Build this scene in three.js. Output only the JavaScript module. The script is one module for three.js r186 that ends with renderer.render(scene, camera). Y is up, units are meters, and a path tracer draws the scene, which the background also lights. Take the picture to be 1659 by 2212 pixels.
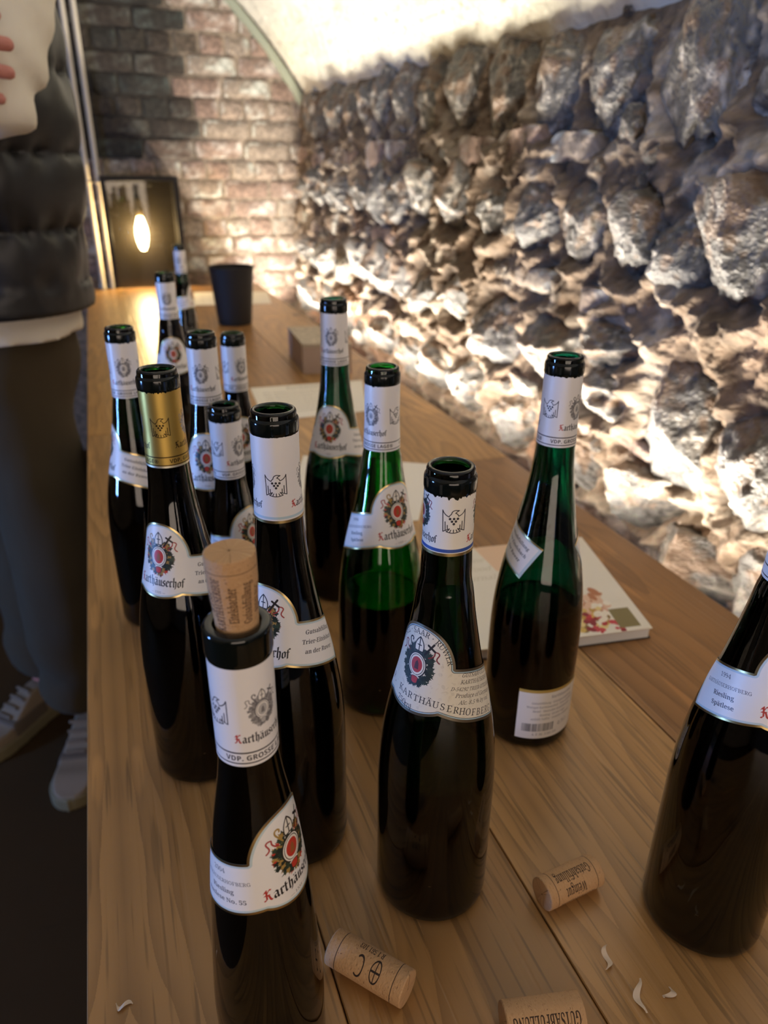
import * as THREE from 'three';
import { mergeGeometries, mergeVertices, toCreasedNormals } from 'three/addons/utils/BufferGeometryUtils.js';
import { RoundedBoxGeometry } from 'three/addons/geometries/RoundedBoxGeometry.js';
import { RectAreaLightUniformsLib } from 'three/addons/lights/RectAreaLightUniformsLib.js';

// ------------------------------------------------------------------ camera, light, exposure
const scene = new THREE.Scene();
scene.background = new THREE.Color(0x000000);
const renderer = new THREE.WebGLRenderer({ antialias: true });
renderer.toneMapping = THREE.LinearToneMapping;
renderer.toneMappingExposure = 1.15;
renderer.shadowMap.enabled = true;
renderer.shadowMap.type = THREE.PCFSoftShadowMap;
RectAreaLightUniformsLib.init();

const TOP = 0.75;                                    // height of the table top
const camera = new THREE.PerspectiveCamera(2 * Math.atan(1106 / 1580) * 180 / Math.PI, 1659 / 2212, 0.02, 40);
{
  const pitch = 25.15 * Math.PI / 180, roll = 0.55 * Math.PI / 180, yaw = 20.35 * Math.PI / 180;
  const fw = new THREE.Vector3(Math.sin(yaw) * Math.cos(pitch), -Math.sin(pitch), -Math.cos(yaw) * Math.cos(pitch));
  const r = new THREE.Vector3(Math.cos(yaw), 0, Math.sin(yaw)), u = new THREE.Vector3().crossVectors(r, fw);
  const R = r.clone().multiplyScalar(Math.cos(roll)).addScaledVector(u, Math.sin(roll));
  const U = r.clone().multiplyScalar(-Math.sin(roll)).addScaledVector(u, Math.cos(roll));
  camera.position.set(0, TOP + 0.4615, 0);
  camera.quaternion.setFromRotationMatrix(new THREE.Matrix4().makeBasis(R, U, fw.clone().negate()));
  camera.focus = 0.42;
  camera.userData.fStop = 7.8;
}
const LED = { x: 0.722, y: 0.61, z0: -3.44, z1: -0.42, color: [1.0, 0.91, 0.78], power: 430 };
const BULB = { color: [1.0, 0.74, 0.4], power: 0.85, glow: 28 };
const BLUE_SIDE = { color: [0.17, 0.39, 1.0], power: 46, glow: 60 };
const FRONT_FILL = { color: [1.0, 0.80, 0.64], power: 2.5, glow: 0.6 };  // added warm fill from behind the viewer
const stripLight = (w, h, rgb, power, pos, dir) => { // long side along z, shining along dir
  const l = new THREE.RectAreaLight(new THREE.Color().setRGB(...rgb), power, w, h), zx = new THREE.Vector3(...dir).normalize().negate(), yx = new THREE.Vector3(0, 0, 1);
  l.quaternion.setFromRotationMatrix(new THREE.Matrix4().makeBasis(new THREE.Vector3().crossVectors(yx, zx), yx, zx)); l.position.set(...pos); scene.add(l); return l;
};
const areaLight = (w, h, rgb, power, pos, look) => {
  const l = new THREE.RectAreaLight(new THREE.Color().setRGB(...rgb), power, w, h);
  l.position.set(...pos); l.lookAt(...look); scene.add(l); return l;
};

// ------------------------------------------------------------------ helpers
const rng = (seed) => () => { seed = (seed + 0x6d2b79f5) | 0; let t = Math.imul(seed ^ (seed >>> 15), 1 | seed); t = (t + Math.imul(t ^ (t >>> 7), 61 | t)) ^ t; return ((t ^ (t >>> 14)) >>> 0) / 4294967296; };
const clamp = (x, a = 0, b = 1) => Math.min(b, Math.max(a, x));
const mix = (a, b, t) => a + (b - a) * t;
const sstep = (a, b, x) => { const t = clamp((x - a) / (b - a)); return t * t * (3 - 2 * t); };
const mix3 = (a, b, t) => [mix(a[0], b[0], t), mix(a[1], b[1], t), mix(a[2], b[2], t)];
const D2R = Math.PI / 180;
const hash3 = (x, y, z) => { let h = Math.imul(x, 374761393) ^ Math.imul(y, 668265263) ^ Math.imul(z, 2147483647 - 99991); h = Math.imul(h ^ (h >>> 13), 1274126177); h = Math.imul(h ^ (h >>> 15), 2246822519); return ((h ^ (h >>> 16)) >>> 0) / 4294967295; };
function noise(x, y, z = 0) {
  const X = Math.floor(x), Y = Math.floor(y), Z = Math.floor(z); x -= X; y -= Y; z -= Z;
  const f = (t) => t * t * t * (t * (t * 6 - 15) + 10), u = f(x), v = f(y), w = f(z);
  const L = (a, b, t) => a + (b - a) * t;
  return L(L(L(hash3(X, Y, Z), hash3(X + 1, Y, Z), u), L(hash3(X, Y + 1, Z), hash3(X + 1, Y + 1, Z), u), v),
    L(L(hash3(X, Y, Z + 1), hash3(X + 1, Y, Z + 1), u), L(hash3(X, Y + 1, Z + 1), hash3(X + 1, Y + 1, Z + 1), u), v), w) * 2 - 1;
}
const fbm = (x, y, z, n = 4) => { let s = 0, a = 0.5; for (let i = 0; i < n; i++) { s += a * noise(x, y, z); x = x * 2.03 + 11.3; y = y * 2.01 + 5.7; z = z * 2.02 + 3.1; a *= 0.5; } return s; };
const ridge = (x, y, z, n = 3) => { let s = 0, a = 0.5; for (let i = 0; i < n; i++) { s += a * (1 - 2 * Math.abs(noise(x, y, z))); x *= 2.1; y *= 2.1; z *= 2.1; a *= 0.5; } return s; };

const names = new Map();
const numbered = (n) => { const k = names.get(n) ?? 0; names.set(n, k + 1); return k ? `${n}_${String(k).padStart(3, '0')}` : n; };
const shade = (o) => { o.castShadow = true; o.receiveShadow = true; return o; };
function mesh(name, g, m, parent) {
  const o = shade(new THREE.Mesh(g, m)); o.name = numbered(name); (parent ?? scene).add(o); return o;
}
function tag(o, label, category, group) { o.userData = { ...o.userData, label, category }; if (group) o.userData.group = group; return o; }
function thing(name, label, category, pos = [0, 0, 0], turn = 0, group) {
  const o = new THREE.Group(); o.name = numbered(name); o.position.set(...pos); o.rotation.y = turn; scene.add(o); return tag(o, label, category, group);
}
function struct(name, g, m) { const o = mesh(name, g, m); o.userData = { kind: 'structure' }; return o; }
const std = (rgb, roughness = 0.8, extra = {}) => new THREE.MeshStandardMaterial({ color: new THREE.Color().setRGB(...rgb), roughness, ...extra });
const phys = (rgb, roughness, extra = {}) => new THREE.MeshPhysicalMaterial({ color: new THREE.Color().setRGB(...rgb), roughness, ...extra });
const boxAt = (w, h, d, x, y, z) => new THREE.BoxGeometry(w, h, d).translate(x, y, z);
const rbox = (w, h, d, r, x, y, z, seg = 2) => new RoundedBoxGeometry(w, h, d, seg, r).translate(x, y, z);
function canvasTex(w, h, draw, srgb = true) {
  const c = document.createElement('canvas'); c.width = w; c.height = h;
  draw(c.getContext('2d'), w, h);
  const t = new THREE.CanvasTexture(c); if (srgb) t.colorSpace = THREE.SRGBColorSpace; t.anisotropy = 8; return t;
}
function dataTex(w, h, fn, srgb = true, wrap = THREE.RepeatWrapping) {
  const d = new Uint8Array(w * h * 4);
  for (let y = 0; y < h; y++) for (let x = 0; x < w; x++) { const c = fn(x / w, y / h, x, y), i = (y * w + x) * 4; d[i] = c[0]; d[i + 1] = c[1]; d[i + 2] = c[2]; d[i + 3] = 255; }
  const t = new THREE.DataTexture(d, w, h); t.magFilter = THREE.LinearFilter; t.minFilter = THREE.LinearMipmapLinearFilter; t.wrapS = t.wrapT = wrap; if (srgb) t.colorSpace = THREE.SRGBColorSpace; t.needsUpdate = true; return t;
}
// a grid surface: f(i / nu, j / nv) -> [x, y, z]; color(i, j) optional
function grid(nu, nv, f, { color, uv, closeU = false } = {}) {
  const pos = [], uvs = [], col = [], idx = [];
  for (let j = 0; j <= nv; j++) for (let i = 0; i <= nu; i++) {
    const p = f(i / nu, j / nv); pos.push(...p); uvs.push(...(uv ? uv(i / nu, j / nv, p) : [i / nu, j / nv])); if (color) col.push(...color(i / nu, j / nv, p));
  }
  for (let j = 0; j < nv; j++) for (let i = 0; i < nu; i++) { const a = j * (nu + 1) + i, b = a + 1, c = a + nu + 1, d = c + 1; idx.push(a, b, d, a, d, c); }
  const g = new THREE.BufferGeometry();
  g.setAttribute('position', new THREE.Float32BufferAttribute(pos, 3)); g.setAttribute('uv', new THREE.Float32BufferAttribute(uvs, 2));
  if (color) g.setAttribute('color', new THREE.Float32BufferAttribute(col, 3));
  g.setIndex(idx); g.computeVertexNormals();
  if (closeU) { const n = g.attributes.normal; for (let j = 0; j <= nv; j++) { const a = j * (nu + 1), b = a + nu; const v = new THREE.Vector3(n.getX(a) + n.getX(b), n.getY(a) + n.getY(b), n.getZ(a) + n.getZ(b)).normalize(); n.setXYZ(a, v.x, v.y, v.z); n.setXYZ(b, v.x, v.y, v.z); } }
  return g;
}
const merge = (gs) => mergeGeometries(gs.some((g) => !g.index) ? gs.map((g) => (g.index ? g.toNonIndexed() : g)) : gs);
const lathe = (pts, seg = 64) => new THREE.LatheGeometry(pts.map(([r, y]) => new THREE.Vector2(r, y)), seg);
const tubeAlong = (pts, r, seg = 24, rad = 8) => new THREE.TubeGeometry(new THREE.CatmullRomCurve3(pts.map((p) => new THREE.Vector3(...p))), seg, r, rad, false);
// surface nets: meshes the zero set of f inside a box
function nets(f, lo, hi, cell) {
  const n = [0, 1, 2].map((k) => Math.ceil((hi[k] - lo[k]) / cell) + 1), [nx, ny, nz] = n, V = new Float32Array(nx * ny * nz);
  const at = (i, j, k) => i + nx * (j + ny * k);
  for (let k = 0; k < nz; k++) for (let j = 0; j < ny; j++) for (let i = 0; i < nx; i++) V[at(i, j, k)] = f([lo[0] + i * cell, lo[1] + j * cell, lo[2] + k * cell]);
  const id = new Int32Array(nx * ny * nz).fill(-1), pos = [], idx = [];
  const E = [[0, 1], [0, 2], [0, 4], [1, 3], [1, 5], [2, 3], [2, 6], [3, 7], [4, 5], [4, 6], [5, 7], [6, 7]];
  for (let k = 0; k < nz - 1; k++) for (let j = 0; j < ny - 1; j++) for (let i = 0; i < nx - 1; i++) {
    const c = []; let m = 0;
    for (let q = 0; q < 8; q++) { const v = V[at(i + (q & 1), j + ((q >> 1) & 1), k + (q >> 2))]; c.push(v); if (v < 0) m |= 1 << q; }
    if (m === 0 || m === 255) continue;
    let x = 0, y = 0, z = 0, s = 0;
    for (const [a, b] of E) if ((c[a] < 0) !== (c[b] < 0)) { const t = c[a] / (c[a] - c[b]); x += (a & 1) + t * ((b & 1) - (a & 1)); y += ((a >> 1) & 1) + t * (((b >> 1) & 1) - ((a >> 1) & 1)); z += (a >> 2) + t * ((b >> 2) - (a >> 2)); s++; }
    id[at(i, j, k)] = pos.length / 3; pos.push(lo[0] + (i + x / s) * cell, lo[1] + (j + y / s) * cell, lo[2] + (k + z / s) * cell);
  }
  const quad = (a, b, c, d, flip) => { if (a < 0 || b < 0 || c < 0 || d < 0) return; if (flip) idx.push(a, c, b, a, d, c); else idx.push(a, b, c, a, c, d); };
  for (let k = 1; k < nz - 1; k++) for (let j = 1; j < ny - 1; j++) for (let i = 1; i < nx - 1; i++) {
    const v = V[at(i, j, k)] < 0;
    if (v !== V[at(i + 1, j, k)] < 0) quad(id[at(i, j - 1, k - 1)], id[at(i, j, k - 1)], id[at(i, j, k)], id[at(i, j - 1, k)], !v);
    if (v !== V[at(i, j + 1, k)] < 0) quad(id[at(i - 1, j, k - 1)], id[at(i - 1, j, k)], id[at(i, j, k)], id[at(i, j, k - 1)], !v);
    if (v !== V[at(i, j, k + 1)] < 0) quad(id[at(i - 1, j - 1, k)], id[at(i, j - 1, k)], id[at(i, j, k)], id[at(i - 1, j, k)], !v);
  }
  const g = new THREE.BufferGeometry(); g.setAttribute('position', new THREE.Float32BufferAttribute(pos, 3)); g.setIndex(idx); g.computeVertexNormals();
  g.setAttribute('uv', new THREE.Float32BufferAttribute(new Float32Array(pos.length / 3 * 2).map((_, i) => pos[Math.floor(i / 2) * 3 + (i % 2)]), 2));
  return g;
}
const seg3 = (p, a, b) => { const d = [b[0] - a[0], b[1] - a[1], b[2] - a[2]], q = [p[0] - a[0], p[1] - a[1], p[2] - a[2]]; const t = clamp((q[0] * d[0] + q[1] * d[1] + q[2] * d[2]) / (d[0] ** 2 + d[1] ** 2 + d[2] ** 2 + 1e-12)); return [t, Math.hypot(q[0] - d[0] * t, q[1] - d[1] * t, q[2] - d[2] * t)]; };
const cap = (p, a, b, ra, rb) => { const [t, d] = seg3(p, a, b); return d - mix(ra, rb, t); };
const smin = (a, b, k) => { const h = clamp(0.5 + 0.5 * (b - a) / k); return mix(b, a, h) - k * h * (1 - h); };
const ell = (p, c, r) => { const q = [(p[0] - c[0]) / r[0], (p[1] - c[1]) / r[1], (p[2] - c[2]) / r[2]], l = Math.hypot(...q); return (l - 1) * Math.min(...r); };

// ------------------------------------------------------------------ setting: floor, walls, vault
const XW = 0.885, ZE = -3.53, XL = -2.42, ZF = 2.3, SPRING = 1.525;
const floorMat = phys([0.044, 0.025, 0.010], 0.9, { specularIntensity: 0.15, bumpMap: dataTex(512, 512, (u, v) => { const t = 128 + 90 * fbm(u * 24, v * 24, 1, 4); return [t, t, t]; }, false), bumpScale: 0.002 });
{
  const g = new THREE.BoxGeometry(XW - XL + 0.5, 0.1, ZF - ZE + 0.6).translate((XW + XL) / 2, -0.05, (ZF + ZE) / 2);
  const p = g.attributes.position, n = g.attributes.normal, uv = g.attributes.uv;
  for (let i = 0; i < p.count; i++) if (Math.abs(n.getY(i)) > 0.5) uv.setXY(i, p.getX(i), p.getZ(i));
  struct('floor', g, floorMat);
}
// ---- the rubble wall on the right: a mortar bed with flint stones and rough brick courses set into it
const rnd = rng(7);
const stoneRows = [];                                 // [z, y, width, height]
const rowAt = (y, h, zs, w) => zs.forEach((z) => stoneRows.push([z, y + (rnd() - 0.5) * 0.02, w * (0.85 + 0.4 * rnd()), h * (0.9 + 0.22 * rnd())]));
// places read off the wall near the camera
stoneRows.push([-1.03, 1.375, 0.150, 0.235], [-0.84, 1.345, 0.190, 0.150], [-1.255, 1.345, 0.150, 0.160], [-1.44, 1.360, 0.150, 0.165], [-1.65, 1.375, 0.165, 0.185], [-1.88, 1.375, 0.160, 0.175],
  [-0.975, 1.105, 0.125, 0.125], [-0.865, 1.110, 0.165, 0.165], [-0.70, 1.120, 0.150, 0.165], [-1.10, 1.105, 0.110, 0.130], [-1.27, 1.120, 0.120, 0.125], [-1.43, 1.125, 0.140, 0.120], [-1.63, 1.135, 0.150, 0.130],
  [-0.925, 0.835, 0.165, 0.195], [-0.745, 0.800, 0.150, 0.170], [-1.12, 0.830, 0.140, 0.100], [-1.13, 0.925, 0.130, 0.085], [-1.33, 0.860, 0.170, 0.130], [-1.56, 0.870, 0.180, 0.140],
  [-1.00, 0.665, 0.170, 0.105], [-0.83, 0.600, 0.170, 0.100], [-1.22, 0.660, 0.190, 0.110], [-1.45, 0.680, 0.170, 0.120], [-0.66, 0.640, 0.150, 0.14]);
rowAt(1.395, 0.150, [-2.08, -2.27, -2.46, -2.63, -2.80, -2.98, -3.15, -3.33], 0.15);
rowAt(1.140, 0.140, [-1.84, -2.03, -2.22, -2.42, -2.60, -2.79, -2.97, -3.14, -3.32], 0.155);
rowAt(0.905, 0.135, [-1.78, -1.98, -2.18, -2.37, -2.57, -2.77, -2.95, -3.13, -3.32], 0.16);
rowAt(0.700, 0.130, [-1.68, -1.9, -2.1, -2.32, -2.54, -2.75, -2.96, -3.16, -3.34], 0.17);
rowAt(1.37, 0.16, [-0.62, -0.42, -0.2, 0.03, 0.25, 0.5], 0.17); rowAt(1.12, 0.15, [-0.5, -0.3, -0.08, 0.14, 0.36, 0.58], 0.17);
rowAt(0.84, 0.17, [-0.55, -0.33, -0.1, 0.12, 0.35, 0.58], 0.18); rowAt(0.62, 0.14, [-0.45, -0.24, 0, 0.22, 0.46], 0.19);
rowAt(0.47, 0.10, [-0.62, -0.85, -1.1, -1.34, -1.6, -1.86, -2.12, -2.4, -2.7, -3.0, -3.26], 0.16);
const bands = [[1.245, 0.085], [1.000, 0.07], [0.765, 0.045]];
const lean = (y) => 0.055 * Math.max(0, y - 0.95);      // the wall leans back as it rises
const bed = (z, y) => {                               // how far the mortar stands out from the wall plane
  let h = 0.022 * fbm(z * 7, y * 7, 2, 4) + 0.024 * ridge(z * 10, y * 12, 4, 3) + 0.020 * fbm(z * 24, y * 28, 6, 3) + 0.011 * ridge(z * 44, y * 48, 9, 2) + 0.006 * fbm(z * 80, y * 80, 3, 2);
  for (const [by, bh] of bands) h += 0.022 * Math.exp(-(((y - by - 0.02 * noise(z * 3, by * 9)) / bh) ** 2)) * (0.7 + 0.6 * noise(z * 6, by * 7));
  for (const [sz, sy, w, hh] of stoneRows) { const q = Math.hypot((z - sz) / (w * 0.60), (y - sy) / (hh * 0.60)); if (q < 1.6) h += -0.020 * (1 - sstep(0.6, 1.05, q)) + 0.016 * Math.exp(-(((q - 1.18) / 0.16) ** 2)); }
  const drop = 0.045 * sstep(-3.2, -1.5, z), k = sstep(1.525 - drop, 1.44 - drop, y); return h * k * mix(1, 0.65, sstep(1.2, 1.36, y)) - 0.012 * (1 - k) - lean(y);
};
const rubbleTex = dataTex(512, 512, (u, v) => { const p = 0.5 + 0.5 * fbm(u * 30, v * 30, 3, 4), s = sstep(0.1, 0.5, fbm(u * 14, v * 14, 8, 3)); const t = 208 + 60 * (p - 0.5) * 2 + 16 * s; return [clamp(t, 60, 255), clamp(t - 2, 60, 255), clamp(t - 6, 55, 255)]; }, true, THREE.MirroredRepeatWrapping);
const grit = dataTex(512, 512, (u, v) => { const t = 128 + 110 * fbm(u * 40, v * 40, 5, 5); return [t, t, t]; }, false, THREE.MirroredRepeatWrapping);
const bedMat = std([1, 1, 1], 0.85, { vertexColors: true, map: rubbleTex, bumpMap: grit, bumpScale: 0.010 });
const Z0 = ZE - 0.1, Z1 = 1.0, Y0 = 0.3, Y1 = 1.62;
const wallRight = struct('wall_right', merge([
  grid(680, 215, (a, b) => { const z = mix(Z0, Z1, a), y = mix(Y0, Y1, b); return [XW - bed(z, y), y, z]; }, {
    uv: (a, b) => [mix(Z0, Z1, a) * 2.2, mix(Y0, Y1, b) * 2.2],
    color: (a, b) => {
      const z = mix(Z0, Z1, a), y = mix(Y0, Y1, b);
      const brown = mix3([0.145, 0.102, 0.070], [0.25, 0.18, 0.125], 0.5 + 0.5 * fbm(z * 4, y * 5, 1, 3)), rust = sstep(0.05, 0.4, fbm(z * 2.3, y * 3.1, 7, 3)), pale = sstep(0.05, 0.36, fbm(z * 15, y * 15, 3, 4));
      return mix3(mix3(brown, [0.34, 0.15, 0.07], 0.55 * rust), [0.56, 0.48, 0.39], pale * 0.75);
    } }),
  ...[boxAt(0.3, Y1 - 0.02, Z1 - Z0, XW + 0.24, (Y1 - 0.02) / 2, (Z0 + Z1) / 2), boxAt(0.3, Y1 - 0.02, ZF - Z1, XW + 0.19, (Y1 - 0.02) / 2, (Z1 + ZF) / 2), boxAt(0.1, Y0, Z1 - Z0, XW + 0.045, Y0 / 2, (Z0 + Z1) / 2)].map((g) => { g.setAttribute('color', new THREE.Float32BufferAttribute(new Float32Array(g.attributes.position.count * 3).fill(0.2), 3)); return g; }),
]), bedMat);
// flint: an uneven knapped boulder half, pale rind outside, dark core where a flake was struck off
function flint(seed) {
  const r = rng(seed), cuts = [];
  for (let k = 0; k < 8; k++) { const v = new THREE.Vector3(-0.35 - 0.6 * r(), (r() - 0.5) * 1.9, (r() - 0.5) * 1.9).normalize(); cuts.push([v, 0.60 + 0.32 * r()]); }
  let g = new THREE.IcosahedronGeometry(1, 17); g.deleteAttribute('normal'); g.deleteAttribute('uv'); g = mergeVertices(g, 1e-4);
  const p = g.attributes.position, col = [], uv = [], v = new THREE.Vector3(), o = seed * 3.7;
  for (let i = 0; i < p.count; i++) {
    v.fromBufferAttribute(p, i).normalize();
    const e = 1 / Math.pow(Math.abs(v.x) ** 3 + Math.abs(v.y) ** 3 + Math.abs(v.z) ** 3, 1 / 3);
    let R = mix(1, e, 0.6) * (1 + 0.55 * fbm(v.x * 1.3 + o, v.y * 1.3, v.z * 1.3, 3)), cut = 0; const R0 = R;
    for (const [n, d] of cuts) { const c = v.dot(n); if (c > 0.2 && d / c < R) { R = d / c; } }
    cut = sstep(0.0, 0.07, R0 - R);
    R += 0.07 * fbm(v.x * 5 + o, v.y * 5, v.z * 5, 4) + 0.10 * Math.max(0, ridge(v.x * 2.2 + o, v.y * 2.2, v.z * 2.2, 3)) - 0.04;
    p.setXYZ(i, v.x * R, v.y * R, v.z * R);
    const n1 = fbm(v.x * 2.2 + o, v.y * 2.2, v.z * 2.2 + 9, 4), n2 = fbm(v.x * 7 + o, v.y * 7, v.z * 7, 3);
    const rind = mix3([0.20, 0.18, 0.155], [0.56, 0.51, 0.44], clamp(0.45 + 1.3 * n2)), core = mix3([0.030, 0.029, 0.028], [0.11, 0.105, 0.098], clamp(0.5 + n1 * 1.4));
    const c = mix3(rind, core, clamp(0.58 + 0.4 * cut + 1.5 * n1 - 0.6 * n2)), brownTint = sstep(0.0, 0.35, fbm(v.x * 3 + o, v.y * 3 + 5, v.z * 3, 4) + 0.22 * v.y); col.push(...mix3(c, [0.17, 0.11, 0.07], 0.8 * brownTint)); uv.push(v.y * R * 0.6 + o, v.z * R * 0.6);  // brown tint in patches, stronger towards the top
  }
  g.setAttribute('color', new THREE.Float32BufferAttribute(col, 3)); g.setAttribute('uv', new THREE.Float32BufferAttribute(uv, 2));
  const idx = g.index.array, keep = [];
  for (let i = 0; i < idx.length; i += 3) if ([0, 1, 2].some((k) => p.getX(idx[i + k]) < 0.35)) keep.push(idx[i], idx[i + 1], idx[i + 2]);
  g.setIndex(keep); g.computeVertexNormals(); return g;
}
const flints = Array.from({ length: 12 }, (_, k) => flint(20 + k));
const flintMat = phys([1, 1, 1], 0.42, { vertexColors: true, bumpMap: grit, bumpScale: 0.005, specularIntensity: 0.8 });
stoneRows.forEach(([z, y, w, h], i) => {
  const o = mesh('stone', flints[i % 12], flintMat, wallRight), d = (0.066 + 0.026 * rnd()) * mix(1, 0.60, sstep(1.2, 1.36, y));
  o.scale.set(d * 1.1, h * 0.63, w * 0.61 * (rnd() < 0.5 ? -1 : 1)); o.position.set(XW + 0.006 - 0.012 * rnd() + lean(y), y, z); o.rotation.x = (rnd() - 0.5) * 0.6;
});
for (let k = 0; k < 110; k++) { // chips pushed into the joints
  const z = mix(-3.45, 0.5, rnd()), y = mix(0.5, 1.49, rnd()); if (stoneRows.some(([sz, sy, w, h]) => Math.hypot((z - sz) / (w * 0.56), (y - sy) / (h * 0.56)) < 1.1)) continue;
  const o = mesh('stone', flints[k % 12], flintMat, wallRight), s = 0.010 + 0.018 * rnd(); o.scale.set(s * 0.9, s * (0.7 + 0.6 * rnd()), s * 1.1); o.position.set(XW - bed(z, y) + 0.004, y, z); o.rotation.x = rnd() * 6;
}
// brick: a worn block, edges knocked about
function brickGeo(seed, w, h, d, rough) {
  let g = new THREE.BoxGeometry(w, h, d, 10, 5, 3); const uvA = g.attributes.uv; g.deleteAttribute('normal'); g.deleteAttribute('uv'); g = mergeVertices(g, 1e-5);
  const p = g.attributes.position, uv = [], col = [];
  for (let i = 0; i < p.count; i++) {
    let x = p.getX(i), y = p.getY(i), z = p.getZ(i);
    const e = (Math.abs(x) > w / 2 - 1e-4) + (Math.abs(y) > h / 2 - 1e-4) + (Math.abs(z) > d / 2 - 1e-4), k = e > 1 ? 1 - 0.10 * (e - 1) - 0.08 * Math.abs(noise(x * 40 + seed, y * 40, z * 40)) : 1;
    const q = rough * (e > 1 ? 1.2 : 1);
    const nx = fbm(x * 25 + seed * 7, y * 25, z * 25, 3), ny = fbm(x * 25, y * 25 + seed * 5, z * 25 + 4, 3), nz = fbm(x * 22, y * 22, z * 22 + seed * 3, 3);
    p.setXYZ(i, x * mix(1, k, 0.25) + q * 0.6 * nx, y * mix(1, k, 0.5) + q * 0.6 * ny, z * k + q * nz);
    uv.push(x * 3 + seed * 0.37, y * 3 + seed * 0.71 + z * 3);
    const lime = sstep(0.05, 0.35, fbm(x * 18 + seed, y * 22, seed, 4)); col.push(...mix3([1, 1, 1], [1.9, 2.4, 2.7], lime));
  }
  g.setAttribute('uv', new THREE.Float32BufferAttribute(uv, 2)); g.setAttribute('color', new THREE.Float32BufferAttribute(col, 3)); g.computeVertexNormals(); return toCreasedNormals(g, 0.9);
}
const brickMats = [[0.36, 0.26, 0.215], [0.33, 0.23, 0.185], [0.38, 0.30, 0.245], [0.40, 0.33, 0.27]].map((c) => std(c, 0.88, { vertexColors: true, map: rubbleTex, bumpMap: grit, bumpScale: 0.003 }));
const darkShadeMats = [[0.046, 0.038, 0.029], [0.036, 0.033, 0.027], [0.056, 0.043, 0.033]].map((c) => std(c, 0.85, { vertexColors: true, map: rubbleTex, bumpMap: grit, bumpScale: 0.003 }));  // brick colours with the shade painted in
const midShadeMats = [[0.15, 0.105, 0.08], [0.13, 0.10, 0.075]].map((c) => std(c, 0.88, { vertexColors: true, map: rubbleTex, bumpMap: grit, bumpScale: 0.003 }));  // paler step of the painted shade, for its edge
{ // levelling courses of broken brick between the rows of flint
  const chunks = [1, 2, 3, 4, 5].map((s) => brickGeo(s, 0.16, 0.06, 0.07, 0.016));
  for (const [by, bh] of bands) for (let z = -3.4; z < 0.7; z += 0.17 + 0.12 * rnd()) {
    if (rnd() < 0.22) continue;
    const o = mesh('brick', chunks[Math.floor(rnd() * 5)], brickMats[Math.floor(rnd() * 4)], wallRight);
    o.position.set(XW + 0.006 - 0.012 * rnd() + lean(by), by + (rnd() - 0.5) * 0.035, z); o.rotation.set((rnd() - 0.5) * 0.2, Math.PI / 2 + (rnd() - 0.5) * 0.2, (rnd() - 0.5) * 0.2, 'YXZ'); o.scale.set(0.8 + 0.5 * rnd(), (bh / 0.075) * (0.75 + 0.4 * rnd()), 0.9);
  }
}
// ---- the brick end wall
const paintedShade = (x, y) => sstep(0.09, -0.09, x - 0.42 - 0.07 * noise(y * 9, 2)) * sstep(-0.05, 0.05, y - 1.25 - 0.03 * noise(x * 9, 7));  // shade above and left of the lantern, painted into bricks and mortar
const wallBackMat = std([1, 1, 1], 0.9, { vertexColors: true, map: rubbleTex, bumpMap: grit, bumpScale: 0.004 });
const wallBack = struct('wall_back', (() => {
  const w = XW - XL + 0.6, cx = (XW + XL) / 2, tint = (x, y) => mix3([0.36, 0.29, 0.225], [0.045, 0.038, 0.03], paintedShade(x, y));
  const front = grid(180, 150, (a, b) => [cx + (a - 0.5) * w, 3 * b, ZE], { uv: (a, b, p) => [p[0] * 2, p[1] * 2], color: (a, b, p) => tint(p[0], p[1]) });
  const body = boxAt(w, 3.0, 0.3, cx, 1.5, ZE - 0.151); body.setAttribute('color', new THREE.Float32BufferAttribute(new Float32Array(body.attributes.position.count * 3).fill(0.1), 3));
  return merge([front, body]);
})(), wallBackMat);
{
  const S = [1, 2, 3, 4, 5, 6].map((s) => brickGeo(s + 10, 0.196, 0.067, 0.05, 0.008)), H = [1, 2, 3, 4].map((s) => brickGeo(s + 30, 0.094, 0.067, 0.05, 0.008)), r = rng(31);
  let row = 0;
  for (let y = 0.66; y < 2.06; y += 0.0770, row++) {
    let x = -0.60 + (row % 2 ? 0.03 : 0) + 0.02 * r(), k = 0; const header = row % 3 === 1;
    while (x < XW - 0.01) {
      const head = header || (k % 4 === 3 && r() < 0.6), w = head ? 0.104 : 0.206, cx = x + w / 2; k++;
      const right = Math.min(x + w, XW + 0.02);
      const o = mesh('brick', head ? H[Math.floor(r() * 4)] : S[Math.floor(r() * 6)], brickMats[0], wallBack);
      const shadeHere = paintedShade(cx, y) + 0.12 * (r() - 0.5);
      o.material = shadeHere > 0.7 ? darkShadeMats[Math.floor(r() * 3)] : shadeHere > 0.3 ? midShadeMats[Math.floor(r() * 2)] : brickMats[Math.floor(r() * 4)];
      o.position.set((x + right) / 2, y + 0.006 * (r() - 0.5), ZE - 0.0195 + 0.006 * r()); o.scale.x = (right - x) / w; o.rotation.z = (r() - 0.5) * 0.03; x += w;
    }
  }
}
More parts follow.
